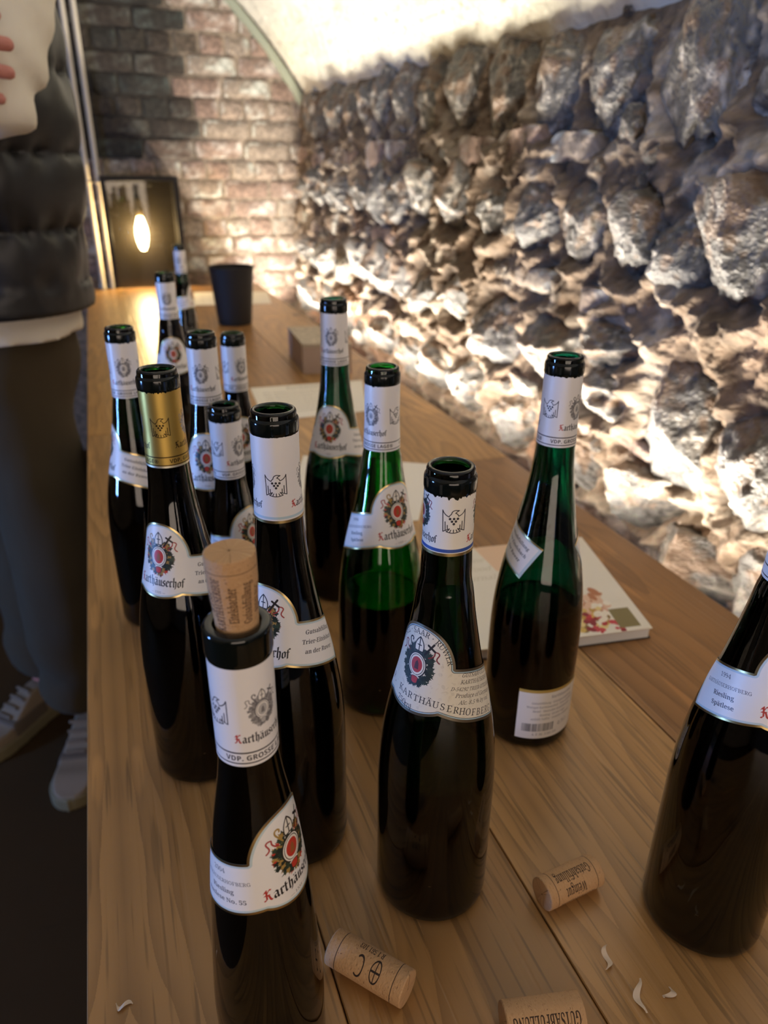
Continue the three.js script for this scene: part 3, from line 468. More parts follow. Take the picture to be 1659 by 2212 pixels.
const labelArt = (lines, old) => canvasTex(2048, 919, (c, w, h) => {
  const X = (u) => (u / LU + 0.5) * w, Yv = (v) => h - (v - LV0) / LV * h, mm = w / LU / 1000;
  c.fillStyle = old ? '#ddd5c4' : '#eeeae6'; c.fillRect(0, 0, w, h);
  const outline = () => { c.beginPath(); labelCols.forEach((u, i) => (i ? c.lineTo(X(u), Yv(labelTop(u))) : c.moveTo(X(u), Yv(labelTop(u))))); [...labelCols].reverse().forEach((u) => c.lineTo(X(u), Yv(labelBot(u, old)))); c.closePath(); };
  outline(); c.lineJoin = 'round';
  c.strokeStyle = old ? '#232428' : '#c3d4d8'; c.lineWidth = mm * (old ? 5.2 : 5.0); c.stroke();
  if (old) { outline(); c.strokeStyle = '#a9c2cc'; c.lineWidth = mm * 4.6; c.stroke(); outline(); c.strokeStyle = '#2a2a2c'; c.lineWidth = mm * 3.0; c.stroke(); }
  if (old) {
    crest(c, X(0), Yv(0.0262), mm * 12.6, 'old');
    arcText(c, 'MOSEL · SAAR · RUWER', X(0), Yv(0.0262), mm * 19.2, -1.32, 1.32, mm * 4.8, { ink: '#1d1b1f' });
    [['7', 0], ['5', 1], ['0', 2], ['m', 3.2], ['l', 4.3]].forEach(([s, k]) => write(c, s, X(-0.0092 + k * 0.0024), Yv(-0.0004 - 0.0005 * k), mm * 4.8, { ink: '#1d1b1f' }));
    
    const s = 'A.P. KARTHÄUSERHOFBERG'; [...s].forEach((ch, i) => { const t = i / (s.length - 1), u = mix(-0.030, 0.058, t); write(c, ch, X(u), Yv(0.0066 - 0.0020 * Math.exp(-((u / 0.012) ** 2)) - 0.0060 * sstep(-0.004, 0.05, u)), mm * 5.6, { ink: '#1d1b1f' }); });
    ['GUTSABFÜLLUNG', 'KARTHÄUSERHOF', 'D-54292 TRIER-EITELSBACH', 'Produce of Germany', 'Alc. 8.5 % by vol.'].forEach((t, k) => write(c, t, X(0.0430), Yv(0.0245 - 0.0041 * k), mm * (k === 2 ? 3.0 : 3.4), { italic: true, ink: '#2c2927' }));
    const r = rng(4); for (let k = 0; k < 900; k++) { c.fillStyle = `rgba(${r() < 0.5 ? '110,90,60' : '70,62,55'},${0.02 + 0.07 * r()})`; c.beginPath(); c.ellipse(r() * w, r() * h, 3 + 22 * r(), 2 + 14 * r(), r() * 3, 0, 7); c.fill(); }
  } else {
    crest(c, X(0), Yv(0.0268), mm * 13.0, 'colour');
    fraktur(c, 'Karthäuserhof', X(0.0005), Yv(0.0056), mm * 4.3);
    write(c, '— 1335 —', X(0), Yv(-0.0004), mm * 2.5, { ink: '#55525a' });
    lines.forEach((t, k) => write(c, t, X(-0.0405), Yv(0.0222 - 0.0056 * k), mm * (k === 1 ? 2.9 : 3.6), { bold: k > 1, ink: '#3a383e' }));
    ['Gutsabfüllung', 'Trier-Eitelsbach', 'an der Ruwer'].forEach((t, k) => write(c, t, X(0.0430), Yv(0.0205 - 0.0062 * k), mm * 3.9, { bold: true, ink: '#35333a' }));
  }
});
const paper = (map, extra = {}) => phys([1, 1, 1], 0.42, { map, ...extra });
const ART = { y2004: paper(labelArt(['2004', 'KARTHÄUSERHOFBERG', 'Riesling', 'Auslese No. 55'])), y1994: paper(labelArt(['1994', 'KARTHÄUSERHOFBERG', 'Riesling', 'Spätlese'])), old: paper(labelArt([], true), { roughness: 0.6 }) };
const goldMat = phys([0.62, 0.46, 0.20], 0.28, { metalness: 1 }), dullRim = phys([0.16, 0.13, 0.09], 0.35, { metalness: 0.7 });
// capsules: a sleeve round the neck, printed with eagle and crest in turn
const CH = 0.0545, CC = 2 * Math.PI * 0.0144;
const capsuleArt = (kind) => canvasTex(1664, 1000, (c, w, h) => {
  const mm = w / CC / 1000, hh = (kind === 'aged' ? 0.0360 : CH), ys = h / (hh * 1000) / mm; c.fillStyle = { gold: '#c4a251', aged: '#e8e2d6' }[kind] ?? '#ece8e6'; c.fillRect(0, 0, w, h);
  c.save(); c.scale(1, ys); const Hm = hh * 1000 * mm, y = (m) => m * mm;      // now square millimetres, y down from the capsule's top
  const ink = kind === 'gold' ? '#3a2c14' : '#28262c', ey = { aged: 15, plain: 30.5 }[kind] ?? 25.5, cy = { aged: 12, plain: 28 }[kind] ?? 24, ty = { aged: 29, plain: 45.5 }[kind] ?? 41;
  for (const k of [0, 1]) {
    const ex = w * (k * 0.5), cx = w * (0.25 + 0.5 * k);
    for (const q of [0, w]) eagle(c, ex + q, y(ey), mm * 12.6, ink, 0.04);
    crest(c, cx, y(cy + 1.5), mm * (kind === 'aged' ? 9.0 : 7.6), kind === 'aged' ? 'old' : 'grey'); fraktur(c, 'Karthäuserhof', cx, y(ty), mm * 3.0, { red: kind !== 'gold', ink });
  }
  const bar = (m, t, col) => { c.fillStyle = col; c.fillRect(0, y(m), w, y(t)); };
  if (kind === 'plain') { bar(50.5, 1.6, '#b9d0dc'); }
  else if (kind === 'aged') { bar(32.0, 2.0, '#2f4f9a'); }
  else { bar(46.4, 0.75, ink); bar(52.3, 0.65, ink); for (let k = 0; k < 2; k++) write(c, 'VDP. GROSSE LAGE®', w * (0.25 + k / 2), y(51.1), mm * 3.9, { font: 'sans-serif', ink, bold: true }); }
  if (kind === 'gold') { bar(53.2, 1.3, '#e3dcc6'); }
  c.restore();
});
const CAPSULE = { white: phys([1, 1, 1], 0.36, { map: capsuleArt('white') }), plain: phys([1, 1, 1], 0.4, { map: capsuleArt('plain') }), aged: phys([1, 1, 1], 0.5, { map: capsuleArt('aged') }), gold: phys([1, 1, 1], 0.38, { map: capsuleArt('gold'), metalness: 0.75 }) };
const capCache = new Map();
function capsuleGeo(kind, H, style, seed) {
  const key = kind + H + style + seed; if (capCache.has(key)) return capCache.get(key);
  const r = SHAPES[kind].r, d0 = 0.0124, d1 = style === 'aged' ? 0.0484 : d0 + CH, tear = { aged: 0.0010, white: 0.0006, plain: 0.0002, gold: 0.0006 }[style];
  const bite = seed * 1.7;
  const top = (a) => d0 + 0.0012 + tear * (0.8 * noise(Math.cos(a) * 9 + seed, Math.sin(a) * 9, seed) + noise(Math.cos(a) * 40, Math.sin(a) * 40 + seed, 2)) - (seed === 3 ? 0.0022 * sstep(0.62, 0.7, Math.cos(a - 0.15 - bite * 0)) : 0);
  const rad = (d) => Math.max(r(d), 0.01385) + 0.00035;
  const body = grid(144, 14, (a, b) => { const p = (a - 0.5) * 2 * Math.PI, d = mix(d1, top(p), b); return [rad(d) * Math.sin(p), H - d, rad(d) * Math.cos(p)]; }, { closeU: true, uv: (a, b, p) => [a - 0.5, 1 - ((H - p[1]) - d0) / (d1 - d0)] });
  const edge = grid(144, 2, (a, b) => { const p = (a - 0.5) * 2 * Math.PI, R = rad(d1) - 0.0006 * b; return [R * Math.sin(p), H - d1, R * Math.cos(p)]; }, { uv: (a) => [a - 0.5, 0.01] });
  const ring = grid(96, 3, (a, b) => { const p = (a - 0.5) * 2 * Math.PI, d = mix(d1 + 0.0002, d1 - 0.0015, b); return [(rad(d) + 0.00012) * Math.sin(p), H - d, (rad(d) + 0.00012) * Math.cos(p)]; }, { closeU: true });
  const o = { body: merge([body, edge]), ring }; capCache.set(key, o); return o;
}
for (const m of Object.values(CAPSULE)) m.map.wrapS = THREE.RepeatWrapping;

const backArt = paper(canvasTex(768, 512, (c, w, h) => {
  c.fillStyle = '#e9e3da'; c.fillRect(0, 0, w, h); c.fillStyle = '#b99a4e'; c.fillRect(0, 0, w, 30);
  write(c, 'Karthäuserhof', w * 0.62, 92, 40, { ink: '#6b666c' }); const t = ['Gutsabfüllung · Erzeugerabfüllung', 'Weingut Karthäuserhof · Trier-Eitelsbach', 'Mosel · Deutscher Qualitätswein', 'Riesling · Grosse Lage', 'enthält Sulfite · contains sulphites'];
  t.forEach((s, k) => write(c, s, w * 0.5, 146 + k * 42, 30, { ink: '#6f6a6c' }));
  const r = rng(8); c.fillStyle = '#3c393d'; for (let x = 60; x < 400;) { const b = 3 + 9 * r(); c.fillRect(x, 352, b, 84); x += b + 3 + 8 * r(); }
  write(c, '0,75 l', w * 0.68, 410, 52, { ink: '#57535a' }); write(c, 'A. P. Nr. 3 561 103', w * 0.4, 480, 32, { ink: '#6f6a6c' });
}));
const corkTex = (draw) => canvasTex(1024, 640, (c, w, h) => {
  c.fillStyle = '#bf966a'; c.fillRect(0, 0, w, h); const r = rng(draw ? draw.length * 7 + 3 : 1);
  for (let k = 0; k < 1500; k++) { c.fillStyle = `rgba(${r() < 0.55 ? '120,78,44' : '226,196,150'},${0.05 + 0.18 * r()})`; c.beginPath(); c.ellipse(r() * w, r() * h, 2 + 9 * r(), 1 + 5 * r(), r() * 3, 0, 7); c.fill(); }
  for (let k = 0; k < 150; k++) { c.fillStyle = `rgba(70,42,22,${0.3 + 0.4 * r()})`; c.beginPath(); c.ellipse(r() * w, r() * h, 2 + 6 * r(), 1 + 2.5 * r(), r() * 3, 0, 7); c.fill(); }
  draw?.(c, w, h);
});
// a cork along x, printed side up: u runs round it, v along it
function corkGeo(R, L) {
  const prof = [[0.0004, 0], [R * 0.9, 0], [R * 0.985, R * 0.02], [R, R * 0.1], ...Array.from({ length: 7 }, (_, k) => [R, mix(R * 0.1, L - R * 0.1, (k + 1) / 8)]), [R, L - R * 0.1], [R * 0.985, L - R * 0.02], [R * 0.9, L], [0.0004, L]];
  const g = lathe(prof, 48), p = g.attributes.position, uv = g.attributes.uv;
  for (let i = 0; i < p.count; i++) { const x = p.getX(i), y = p.getY(i), z = p.getZ(i), k = 1 + 0.012 * fbm(x * 260, y * 260, z * 260, 2); p.setXYZ(i, x * k, y, z * k); uv.setXY(i, clamp(y / L, 0.004, 0.996), 1 - uv.getX(i)); }
  g.computeVertexNormals(); return g;
}
const corkMat = (draw, extra = {}) => std([1, 1, 1], 0.82, { map: corkTex(draw), bumpMap: grit, bumpScale: 0.0006, ...extra });

// ------------------------------------------------------------------ the bottles
const lipGeo = (H) => lathe([[0.01352, H - 0.0040], [0.01378, H - 0.0047], [0.01438, H - 0.0054], [0.01458, H - 0.0066], [0.01458, H - 0.0118], [0.01435, H - 0.0130], [0.01400, H - 0.0144], [0.01386, H - 0.0165], [0.01370, H - 0.0165], [0.01378, H - 0.0142], [0.01330, H - 0.0060], [0.01352, H - 0.0040]], 72);
const bandGeo = (H) => lathe([[0.0100, H - 0.0030], [0.0101, H + 0.0001], [0.0106, H + 0.0006], [0.0132, H + 0.0006], [0.0142, H + 0.0002], [0.0147, H - 0.0010], [0.01475, H - 0.0030], [0.01475, H - 0.0115], [0.01455, H - 0.0130], [0.0141, H - 0.0148], [0.01386, H - 0.0165], [0.01370, H - 0.0165], [0.0136, H - 0.0040], [0.0100, H - 0.0030]], 72);
const lipMat = phys([0.003, 0.005, 0.004], 0.10);
const BOTTLES = 'wine bottles on the oak table';
function bottle({ at, H, kind = 'tall', fill = 0.06, glass = 'dark', cap = 'white', eagleAz, labelAz, art = 'y1994', label, seed = 1, band, extra }) {
  const t = thing('wine_bottle', label, 'bottle', [at[0], TOP + 0.0004, at[1]], 0, BOTTLES);
  mesh('glass', glassGeo(kind, H, fill), GLASS[glass], t);
  mesh('lip', band ? bandGeo(H) : lipGeo(H), lipMat, t);
  const c = capsuleGeo(kind, H, cap, seed), k = mesh('neck_sleeve', c.body, CAPSULE[cap], t); k.rotation.y = eagleAz * D2R;
  k.userData.label = { white: 'white printed neck sleeve', plain: 'white neck sleeve with a pale blue and gold edge', aged: 'worn white neck sleeve with a blue band', gold: 'gold neck sleeve' }[cap];
  if (cap === 'plain' || cap === 'aged') mesh('foil_ring', c.ring, goldMat, k);
  if (labelAz !== undefined) {
    const g = labelGeo(kind, H, art === 'old'), l = mesh('shoulder_label', g.face, ART[art], t); l.rotation.y = labelAz * D2R; mesh('foil_edge', g.rim, art === 'old' ? dullRim : goldMat, l);
  }
  extra?.(t); return t;
}
bottle({ at: [0.0323, -0.264], H: 0.288, kind: 'half', fill: 0.052, glass: 'dark', eagleAz: -64.6, labelAz: 42, art: 'y2004', seed: 1, band: true, label: 'half bottle in front with a cork stuck in its mouth and label dated 2004',
  extra: (t) => {
    const L = 0.034, g = corkGeo(0.0098, 0.0485); const p = g.attributes.position; for (let i = 0; i < p.count; i++) { const k = mix(0.93, 1.08, sstep(0.012, 0.042, p.getY(i))); p.setX(i, p.getX(i) * k); p.setZ(i, p.getZ(i) * k); } g.computeVertexNormals();
    const m = corkMat((c, w, h) => { c.fillStyle = '#4a3222'; c.fillRect(w * 0.875, 0, 6, h); c.save(); for (const [k, s] of [[0.42, 'KARTHÄUSERHOF'], [0.52, 'Eitelsbacher'], [0.62, 'Gutsabfüllung'], [0.34, 'R 1 561'], [0.72, 'RIESLING']]) write(c, s, w * 0.58, h * k, 58, { ink: 'rgba(58,36,24,0.95)', bold: true }); c.strokeStyle = 'rgba(74,50,36,0.85)'; c.lineWidth = 8; c.beginPath(); c.arc(w * 0.5, h * 0.78, 44, 0, 7); c.stroke(); c.restore(); });
    const o = mesh('cork', g, m, t); o.position.set(0.0005, 0.288 - 0.0485 + L, 0); o.rotation.set(0, Math.PI - 0.15, -0.02); o.userData.label = 'printed cork pushed halfway into the mouth';
  } });
bottle({ at: [0.081, -0.4042], H: 0.3357, fill: 0.058, glass: 'dark', cap: 'plain', eagleAz: -15, labelAz: -49, seed: 2, label: 'tall bottle right behind the corked one, plain white sleeve ending in a gold line' });
bottle({ at: [0.1609, -0.3307], H: 0.318, kind: 'short', fill: 0.205, glass: 'dark', cap: 'aged', eagleAz: -14, labelAz: -63, art: 'old', seed: 5, label: 'green bottle with a mottled beige 750ml label and a torn sleeve with a blue band' });
bottle({ at: [0.0246, -0.5101], H: 0.3383, fill: 0.058, glass: 'dark', cap: 'gold', eagleAz: -13, labelAz: -42, seed: 4, label: 'dark bottle with the gold neck sleeve, near the left table edge' });
bottle({ at: [0.3086, -0.4535], H: 0.3395, fill: 0.209, glass: 'teal', eagleAz: -64.7, labelAz: 177, seed: 6, label: 'dark green bottle turned away beside the white book, barcode label low on its back',
  extra: (t) => {
    const H = 0.3395, r = SHAPES.tall.r, g = grid(40, 6, (a, b) => { const p = mix(-44, 52, a) * D2R, y = mix(0.0125, 0.0645, b), R = r(H - y) + 0.00025; return [R * Math.sin(p), y, R * Math.cos(p)]; });
    mesh('back_label', g, backArt, t);
  } });
bottle({ at: [0.1965, -0.5364], H: 0.3204, kind: 'short', fill: 0.205, glass: 'emerald', eagleAz: 31, labelAz: 15, seed: 3, label: 'bright green half filled bottle with its wine level showing below the crest label' });
bottle({ at: [0.2171, -0.74], H: 0.341, fill: 0.19, glass: 'teal', eagleAz: 60, labelAz: -34, seed: 7, label: 'tall dark green bottle in front of the wooden box, crest label towards the camera' });
bottle({ at: [0.0065, -0.7554], H: 0.3217, kind: 'short', fill: 0.13, glass: 'dark', eagleAz: 85, labelAz: -97, seed: 8, label: 'green bottle at the left table edge, leftmost bottle of all' });
bottle({ at: [0.077, -0.706], H: 0.322, kind: 'short', fill: 0.06, glass: 'dark', eagleAz: 70, labelAz: -20, seed: 9, label: 'dark bottle just behind the gold sleeved one, grey crest on its sleeve' });
bottle({ at: [0.130, -0.862], H: 0.288, kind: 'half', fill: 0.06, glass: 'dark', eagleAz: 115, labelAz: -5, seed: 10, label: 'half bottle at the back of the left cluster, mouth just below the black bucket' });
bottle({ at: [0.0835, -0.635], H: 0.272, kind: 'half', fill: 0.06, glass: 'dark', eagleAz: -50, labelAz: 42, art: 'y1994', seed: 11, label: 'lowest half bottle of the left cluster, right beside the gold sleeved bottle' });
bottle({ at: [0.183, -1.965], H: 0.288, kind: 'half', fill: 0.09, glass: 'teal', eagleAz: 60, labelAz: 80, seed: 12, label: 'farthest small bottle, standing out against the lantern, left of the black bucket' });
bottle({ at: [0.085, -1.187], H: 0.318, kind: 'short', fill: 0.07, glass: 'dark', eagleAz: 85, labelAz: -3, seed: 13, label: 'second farthest bottle, beside the lamp reflection on the table' });
bottle({ at: [0.326, -0.2447], H: 0.33, kind: 'short', fill: 0.06, glass: 'dark', eagleAz: 60, labelAz: -7, seed: 14, label: 'dark bottle cut off by the right picture edge with the wing of its label showing' });

// ------------------------------------------------------------------ loose corks and foil shavings
const printCork = (lines, ring = true) => corkMat((c, w, h) => {
  c.fillStyle = '#33231a'; if (ring) { c.fillRect(w * 0.125, 0, 9, h); c.fillRect(w * 0.86, 0, 9, h); }
  for (const [s, x, y, px] of lines) { if (s === '⊕') { c.strokeStyle = '#2b1d15'; c.lineWidth = 11; c.beginPath(); c.arc(w * x, h * y, px, 0, 7); c.moveTo(w * x - px, h * y); c.lineTo(w * x + px, h * y); c.moveTo(w * x, h * y - px); c.lineTo(w * x, h * y + px); c.stroke(); } else if (s === 'C') { c.strokeStyle = '#2b1d15'; c.lineWidth = 13; c.beginPath(); c.arc(w * x, h * y, px, 0.9, 5.4); c.stroke(); } else write(c, s, w * x, h * y, px, { ink: '#382619', bold: true, font: 'serif' }); }
});
function looseCork(a, b, R, roll, mat, label, end) {
  const A = new THREE.Vector3(...a), B = new THREE.Vector3(...b), L = A.distanceTo(B), t = thing('wine_cork', label, 'cork', [0, 0, 0], 0, 'loose corks on the table');
  const body = mesh('cork_body', corkGeo(R, L), mat, t); void end;
  t.position.set(A.x, TOP, A.z); const dir = B.clone().sub(A).normalize();
  const q = new THREE.Quaternion().setFromUnitVectors(new THREE.Vector3(0, 1, 0), dir), up = new THREE.Vector3(-0.1, 0.85, 0.5).applyQuaternion(q.clone().invert());
  body.quaternion.copy(q.multiply(new THREE.Quaternion().setFromAxisAngle(new THREE.Vector3(0, 1, 0), Math.atan2(up.x, up.z) - Math.PI + roll))); body.position.y = R + 0.0003; return t;
}
const CY = TOP + 0.0118;
looseCork([0.1130, CY, -0.2550], [0.0785, CY, -0.2965], 0.0112, 0, printCork([['⊕', 0.36, 0.47, 60], ['C', 0.57, 0.45, 56], ['R 1 561 103', 0.5, 0.66, 60]]), 'cork with a circled cross printed on it, lying by the corked half bottle');
looseCork([0.2690, CY, -0.2880], [0.2235, CY, -0.2835], 0.0112, 0, printCork([['Gutsabfüllung', 0.50, 0.60, 88], ['Weingut', 0.53, 0.45, 88], ['KARTHÄUSERHOF', 0.5, 0.30, 70]]), 'cork with a wine stained end, lying on the seam right of the centre bottle');
looseCork([0.2040, CY, -0.2080], [0.1580, CY, -0.2185], 0.0112, 0, printCork([['GUTSABFÜLLUNG', 0.5, 0.52, 96], ['KARTHÄUSERHOF', 0.5, 0.36, 70]], false), 'cork cut off by the lower picture edge with capital lettering');
const shavingMat = phys([0.74, 0.58, 0.42], 0.5, {});
[[0.244, -0.236, 0.017, 0.9, 'slender curl of foil below the stained cork'], [0.249, -0.209, 0.022, 1.1, 'longest crinkled foil shaving near the cut off bottle'], [0.2665, -0.2035, 0.010, 0.6, 'short foil flake beside the crinkled shaving'], [-0.050, -0.3105, 0.010, -0.4, 'tiny curled crumb alone by the left table edge']].forEach(([x, z, L, a, label], k) => {
  const g = grid(18, 3, (u, v) => { const s = (u - 0.5) * L, w = 0.0026 * Math.sin(Math.PI * clamp(u, 0.08, 0.92)) * (v - 0.5) * 1.6; return [s, 0.0011 + 0.0009 * Math.sin(u * 9 + k) + 0.0006 * v, w + 0.0022 * Math.sin(u * 6 + k * 2)]; });
  const t = thing('foil_shaving', label, 'shaving', [x, TOP, z], a, 'shavings on the table'); mesh('curl', g, new THREE.MeshPhysicalMaterial({ ...{}, color: shavingMat.color, roughness: 0.5, side: THREE.DoubleSide }), t);
});

// ------------------------------------------------------------------ papers, book, box, bucket
function quadBox(P, y0, y1) { // a slab on four corners [x, z] given in order
  const v = [], uv = [], idx = []; const face = (a, b, c, d, t) => { const k = v.length / 3; v.push(...a, ...b, ...c, ...d); uv.push(...t); idx.push(k, k + 1, k + 2, k, k + 2, k + 3); };
  const B = P.map(([x, z]) => [x, y0, z]), T = P.map(([x, z]) => [x, y1, z]), e = [0, 0, 0, 0, 0, 0, 0, 0].map((_, i) => (i % 2 ? 0.01 : 0.01));
  face(T[0], T[1], T[2], T[3], [0, 0, 1, 0, 1, 1, 0, 1]); face(B[3], B[2], B[1], B[0], e);
  for (let k = 0; k < 4; k++) face(B[k], B[(k + 1) % 4], T[(k + 1) % 4], T[k], e);
  const g = new THREE.BufferGeometry(); g.setAttribute('position', new THREE.Float32BufferAttribute(v, 3)); g.setAttribute('uv', new THREE.Float32BufferAttribute(uv, 2)); g.setIndex(idx); g.computeVertexNormals(); return g;
}
const sheetArt = (seed) => canvasTex(900, 640, (c, w, h) => {
  c.fillStyle = '#ece5d8'; c.fillRect(0, 0, w, h); const r = rng(seed);
  const wines = ['Karthäuserhofberg Riesling Kabinett', 'Karthäuserhofberg Riesling Spätlese', 'Karthäuserhofberg Auslese No. 55', 'Eitelsbacher Riesling trocken', 'Karthäuserhofberg Riesling GG', 'Karthäuserhofberg Auslese No. 33', 'Schieferkristall Riesling'];
  write(c, 'Karthäuserhof', w / 2, 74, 52, { ink: '#6e655d' });
  wines.forEach((s, k) => write(c, `${1990 + Math.floor(r() * 30)}  ${s}`, 70, 150 + k * 62, 30, { align: 'left', ink: '#847b72' }));
});
const sheetMat = [3, 5, 9].map((s) => std([1, 1, 1], 0.75, { map: sheetArt(s) }));
const sheet = (P, k, label) => { const o = mesh('paper_sheet', quadBox(P, TOP + 0.0003, TOP + 0.0009), sheetMat[k]); tag(o, label, 'paper', 'tasting sheets on the table'); };
sheet([[0.262, -1.400], [0.479, -1.402], [0.548, -1.637], [0.281, -1.652]], 0, 'printed sheet behind the tall dark green bottle, in front of the wooden box');
sheet([[0.180, -0.905], [0.379, -0.877], [0.484, -1.077], [0.287, -1.187]], 1, 'printed sheet showing right behind the bright green bottle, nearest of the sheets');
sheet([[0.297, -2.825], [0.574, -2.783], [0.622, -3.077], [0.332, -3.138]], 2, 'farthest white sheet lying behind the black bucket');
{
  const P = [[0.302, -0.549], [0.505, -0.522], [0.556, -0.732], [0.366, -0.757]], t = thing('book', 'thick white softcover book with a food picture in its corner, right of the centre bottle', 'book');
  const inset = P.map(([x, z], k) => [x + [0.002, -0.002, -0.002, 0.002][k], z + [-0.002, -0.002, 0.002, 0.002][k]]);
  const cover = canvasTex(800, 820, (c, w, h) => {
    c.fillStyle = '#e9e1d1'; c.fillRect(0, 0, w, h);
    c.fillStyle = '#e6c3a2'; c.beginPath(); c.moveTo(w * 0.20, 0); c.lineTo(w * 0.80, 0); c.lineTo(w * 0.80, h * 0.30); c.lineTo(w * 0.30, h * 0.30); c.closePath(); c.fill();
    const r = rng(12), blob = (cols, n, x, y, sx, sy, s) => { for (let k = 0; k < n; k++) { c.fillStyle = cols[k % cols.length]; c.beginPath(); c.ellipse(w * (x + (r() - 0.5) * sx), h * (y + (r() - 0.5) * sy), s * (0.5 + r()), s * (0.4 + 0.6 * r()), r() * 3, 0, 7); c.fill(); } };
    blob(['#c98f6a', '#dca88e', '#e3bda0', '#b9764f'], 60, 0.70, 0.74, 0.26, 0.26, 30); blob(['#d8b45e', '#c29a45', '#8e6b34', '#e6cf8a'], 40, 0.64, 0.86, 0.30, 0.18, 26); blob(['#b52b34', '#c9414a', '#8f1f2b'], 22, 0.75, 0.90, 0.18, 0.18, 18); blob(['#efe3cf', '#f3ead9'], 12, 0.80, 0.82, 0.12, 0.16, 20);
    c.fillStyle = '#85774a'; c.fillRect(w * 0.83, h * 0.80, w * 0.12, h * 0.17);
    for (let k = 0; k < 3; k++) write(c, ['wine', '& food', 'journal'][k], w * 0.16, h * (0.18 + 0.1 * k), 54, { ink: 'rgba(190,178,150,0.6)', italic: true });
  });
  mesh('pages', quadBox(inset, TOP + 0.0012, TOP + 0.0128), std([0.80, 0.78, 0.74], 0.8), t);
  mesh('cover', quadBox(P, TOP + 0.0128, TOP + 0.0140), phys([1, 1, 1], 0.3, { map: cover }), t);
  mesh('back_cover', quadBox(P, TOP + 0.0004, TOP + 0.0012), phys([0.08, 0.06, 0.05], 0.4), t);
}
{
  const P = [[0.429, -1.740], [0.545, -1.712], [0.562, -1.932], [0.446, -1.960]], t = thing('wooden_box', 'small pale topped wooden box standing behind the tall dark green bottle', 'box'), S = 0.066;
  const wood = std([0.42, 0.31, 0.25], 0.6, { bumpMap: oakBump, bumpScale: 0.0008 }), top = std([0.78, 0.67, 0.53], 0.85, { map: rubbleTex, bumpMap: grit, bumpScale: 0.002 });
  mesh('case', quadBox(P, TOP + 0.0004, TOP + S), wood, t); mesh('lid', quadBox(P.map(([x, z], k) => [x + [-0.001, 0.001, 0.001, -0.001][k], z + [0.001, 0.001, -0.001, -0.001][k]]), TOP + S + 0.0004, TOP + S + 0.008), top, t);
}
{
  const t = thing('bucket', 'tapered black spittoon bucket standing towards the far end of the table', 'bucket', [0.381, TOP + 0.0004, -2.44]), h = 0.178, r0 = 0.054, r1 = 0.071;
  mesh('shell', lathe([[0.0005, 0], [r0 - 0.003, 0], [r0, 0.003], [r1 - 0.001, h - 0.006], [r1 + 0.0005, h - 0.005], [r1 + 0.0015, h - 0.002], [r1 + 0.0005, h], [r1 - 0.003, h], [r0 - 0.004, 0.006], [0.0005, 0.006]], 64), phys([0.007, 0.006, 0.006], 0.65), t);
}

